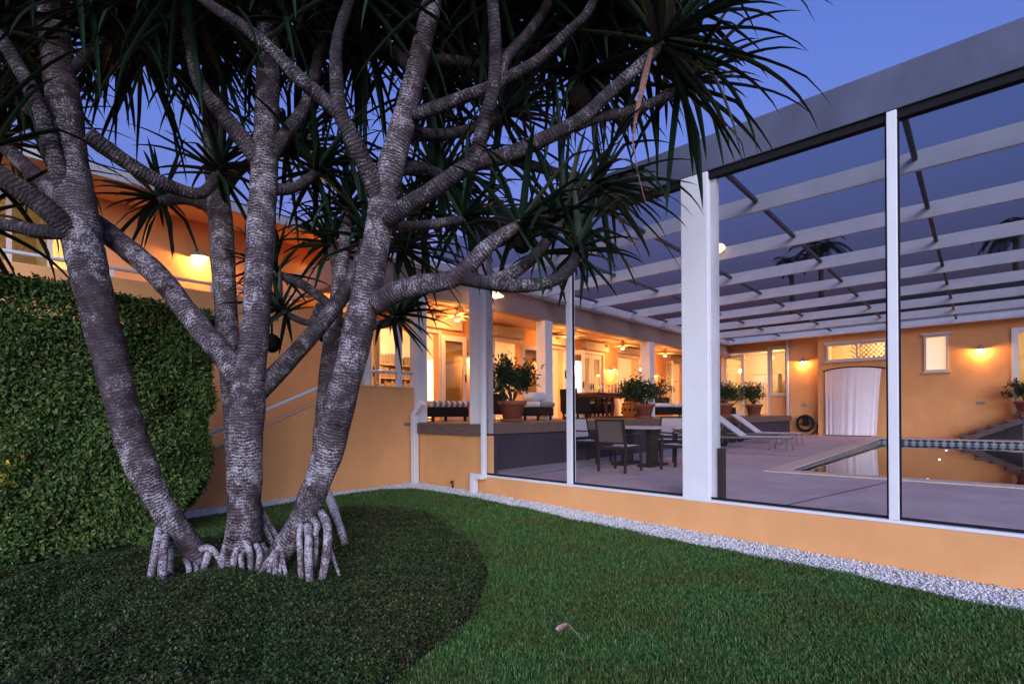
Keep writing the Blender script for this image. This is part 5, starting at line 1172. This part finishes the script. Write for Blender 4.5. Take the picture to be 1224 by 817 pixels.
for l in ([(330, 660, 9, 4.15), (320, 672, 9, 4.1), (305, 694, 8, 4.0)], [(328, 660, 8, 4.12), (323, 676, 8, 4.05), (317, 705, 7, 3.95)], [(331, 660, 9, 4.1), (329, 680, 9, 4.02), (327, 702, 8, 3.95)], [(334, 662, 8, 4.12), (334, 680, 7, 4.05), (333, 698, 6, 3.98)], [(337, 662, 8, 4.12), (340, 678, 7, 4.06), (344, 696, 6, 4.0)],
          [(360, 626, 9, 4.15), (358, 640, 10, 4.05), (359, 665, 10, 4.0), (360, 692, 9, 3.96)], [(368, 628, 11, 4.12), (369, 645, 12, 4.0), (369, 670, 13, 3.93), (371, 702, 10, 3.88)], [(378, 630, 8, 4.15), (378, 650, 8, 4.05), (376, 676, 8, 4.0)], [(384, 612, 12, 4.12), (391, 628, 13, 4.02), (391, 655, 13, 3.95), (385, 692, 11, 3.9)], [(388, 640, 6, 4.1), (397, 662, 6, 4.05), (406, 688, 5, 4.0)], [(375, 620, 10, 4.1), (379, 628, 10, 4.0), (377, 640, 7, 4.0)]): root(T3, l)
for l in ([(386, 575, 11, 5.0), (396, 600, 12, 4.85), (405, 625, 12, 4.75), (413, 650, 10, 4.65)], [(380, 590, 9, 5.1), (374, 640, 9, 5.0)]): root(T5, l)
for tr, x, y, D, r_ in ((T5, 325, 410, 5.3, .085), (T5, 388, 402, 5.35, .06), (T3, 692, 122, 4.3, .11), (T4, 318, 283, 5.3, .12), (T3, 624, 290, 4.05, .075)):
    c = at(x, y, D); mb = MB()
    mb.ball(c, r_, 1, 1, 1.1, 30, 22)
    for k in range(len(mb.v)):
        q = Vector(mb.v[k]) - c; th_, ph_ = math.atan2(q.y, q.x), math.acos(max(-1, min(1, q.z / max(q.length, 1e-6)))); mb.v[k] = tuple(c + q * (1 + .09 * math.sin(th_ * 7.5) * math.sin(ph_ * 8)))
    mb.tube([c + UP * r_ * .9, c + UP * (r_ + .14)], .012, 6); mb.build('fruit', M['fruit'], tr[0], tr[1], smooth=True)
# single dry leaf hanging from the right-hand tuft, and a greener one at the upper left
mb = MB(); pts = [at(779, 58, 3.7), at(770, 95, 3.7), at(762, 130, 3.7), at(756, 165, 3.72), at(762, 205, 3.75), at(772, 245, 3.78)]; wds = [.016, .024, .015, .006, .004, .002]; sdv = RT
for k, (p, wd) in enumerate(zip(pts, wds)): mb.v += [tuple(p - sdv * wd), tuple(p - FW * .012), tuple(p + sdv * wd)]
for k in range(len(pts) - 1): mb.f += [(k * 3, k * 3 + 1, k * 3 + 4, k * 3 + 3), (k * 3 + 1, k * 3 + 2, k * 3 + 5, k * 3 + 4)]
o = mb.build('dry_leaf', M['dryleaf'], T3[0], T3[1], smooth=True); o['label'] = 'dry pinkish dead leaf hanging down'

# ================================================================== FAR PALMS
def far_palm(label, x, y, D, crown_r, seed):
    r = np.random.default_rng(seed); c = at(x, y, D); t = thing('palm_tree', label, 'palm tree', (c.x, c.y, 0), group='palms behind the house'); O_ = (c.x, c.y, 0)
    mb = MB(); mb.tube([(c.x, c.y, -.4), (c.x + .2, c.y, c.z * .5), tuple(c)], [.22, .17, .14], 10); mb.build('trunk', M['trunk'], t, O_, smooth=True)
    P = []; Dv = []
    for k in range(17):
        a = r.uniform(0, 6.28); el = r.uniform(-.25, 1.1); d = Vector((math.cos(a) * math.cos(el), math.sin(a) * math.cos(el), math.sin(el))); p = c.copy()
        for s in range(16):
            d = (d - UP * .10).normalized(); p = p + d * crown_r / 16; sdv = d.cross(UP).normalized()
            for sg in (-1, 1): P.append(tuple(p)); Dv.append(tuple(sdv * sg + d * .55 - UP * .35))
    P, Dv = np.array(P), np.array(Dv); v, f = leaf_quads(P, Dv, np.tile([0, 0, 1.0], (len(P), 1)) + unit(len(P)) * .2, crown_r * .34, crown_r * .05, .1); fast_mesh('crown', v, f, M['palm'], t, origin=O_)
far_palm('dark palm crown seen through the cage roof near the middle', 981, 293, 34, 1.9, 1)
far_palm('small dark palm left of the bigger one behind the roof', 946, 312, 36, 1.2, 2)
far_palm('dark palm behind the house roof at the far right', 1214, 272, 34, 2.2, 3)
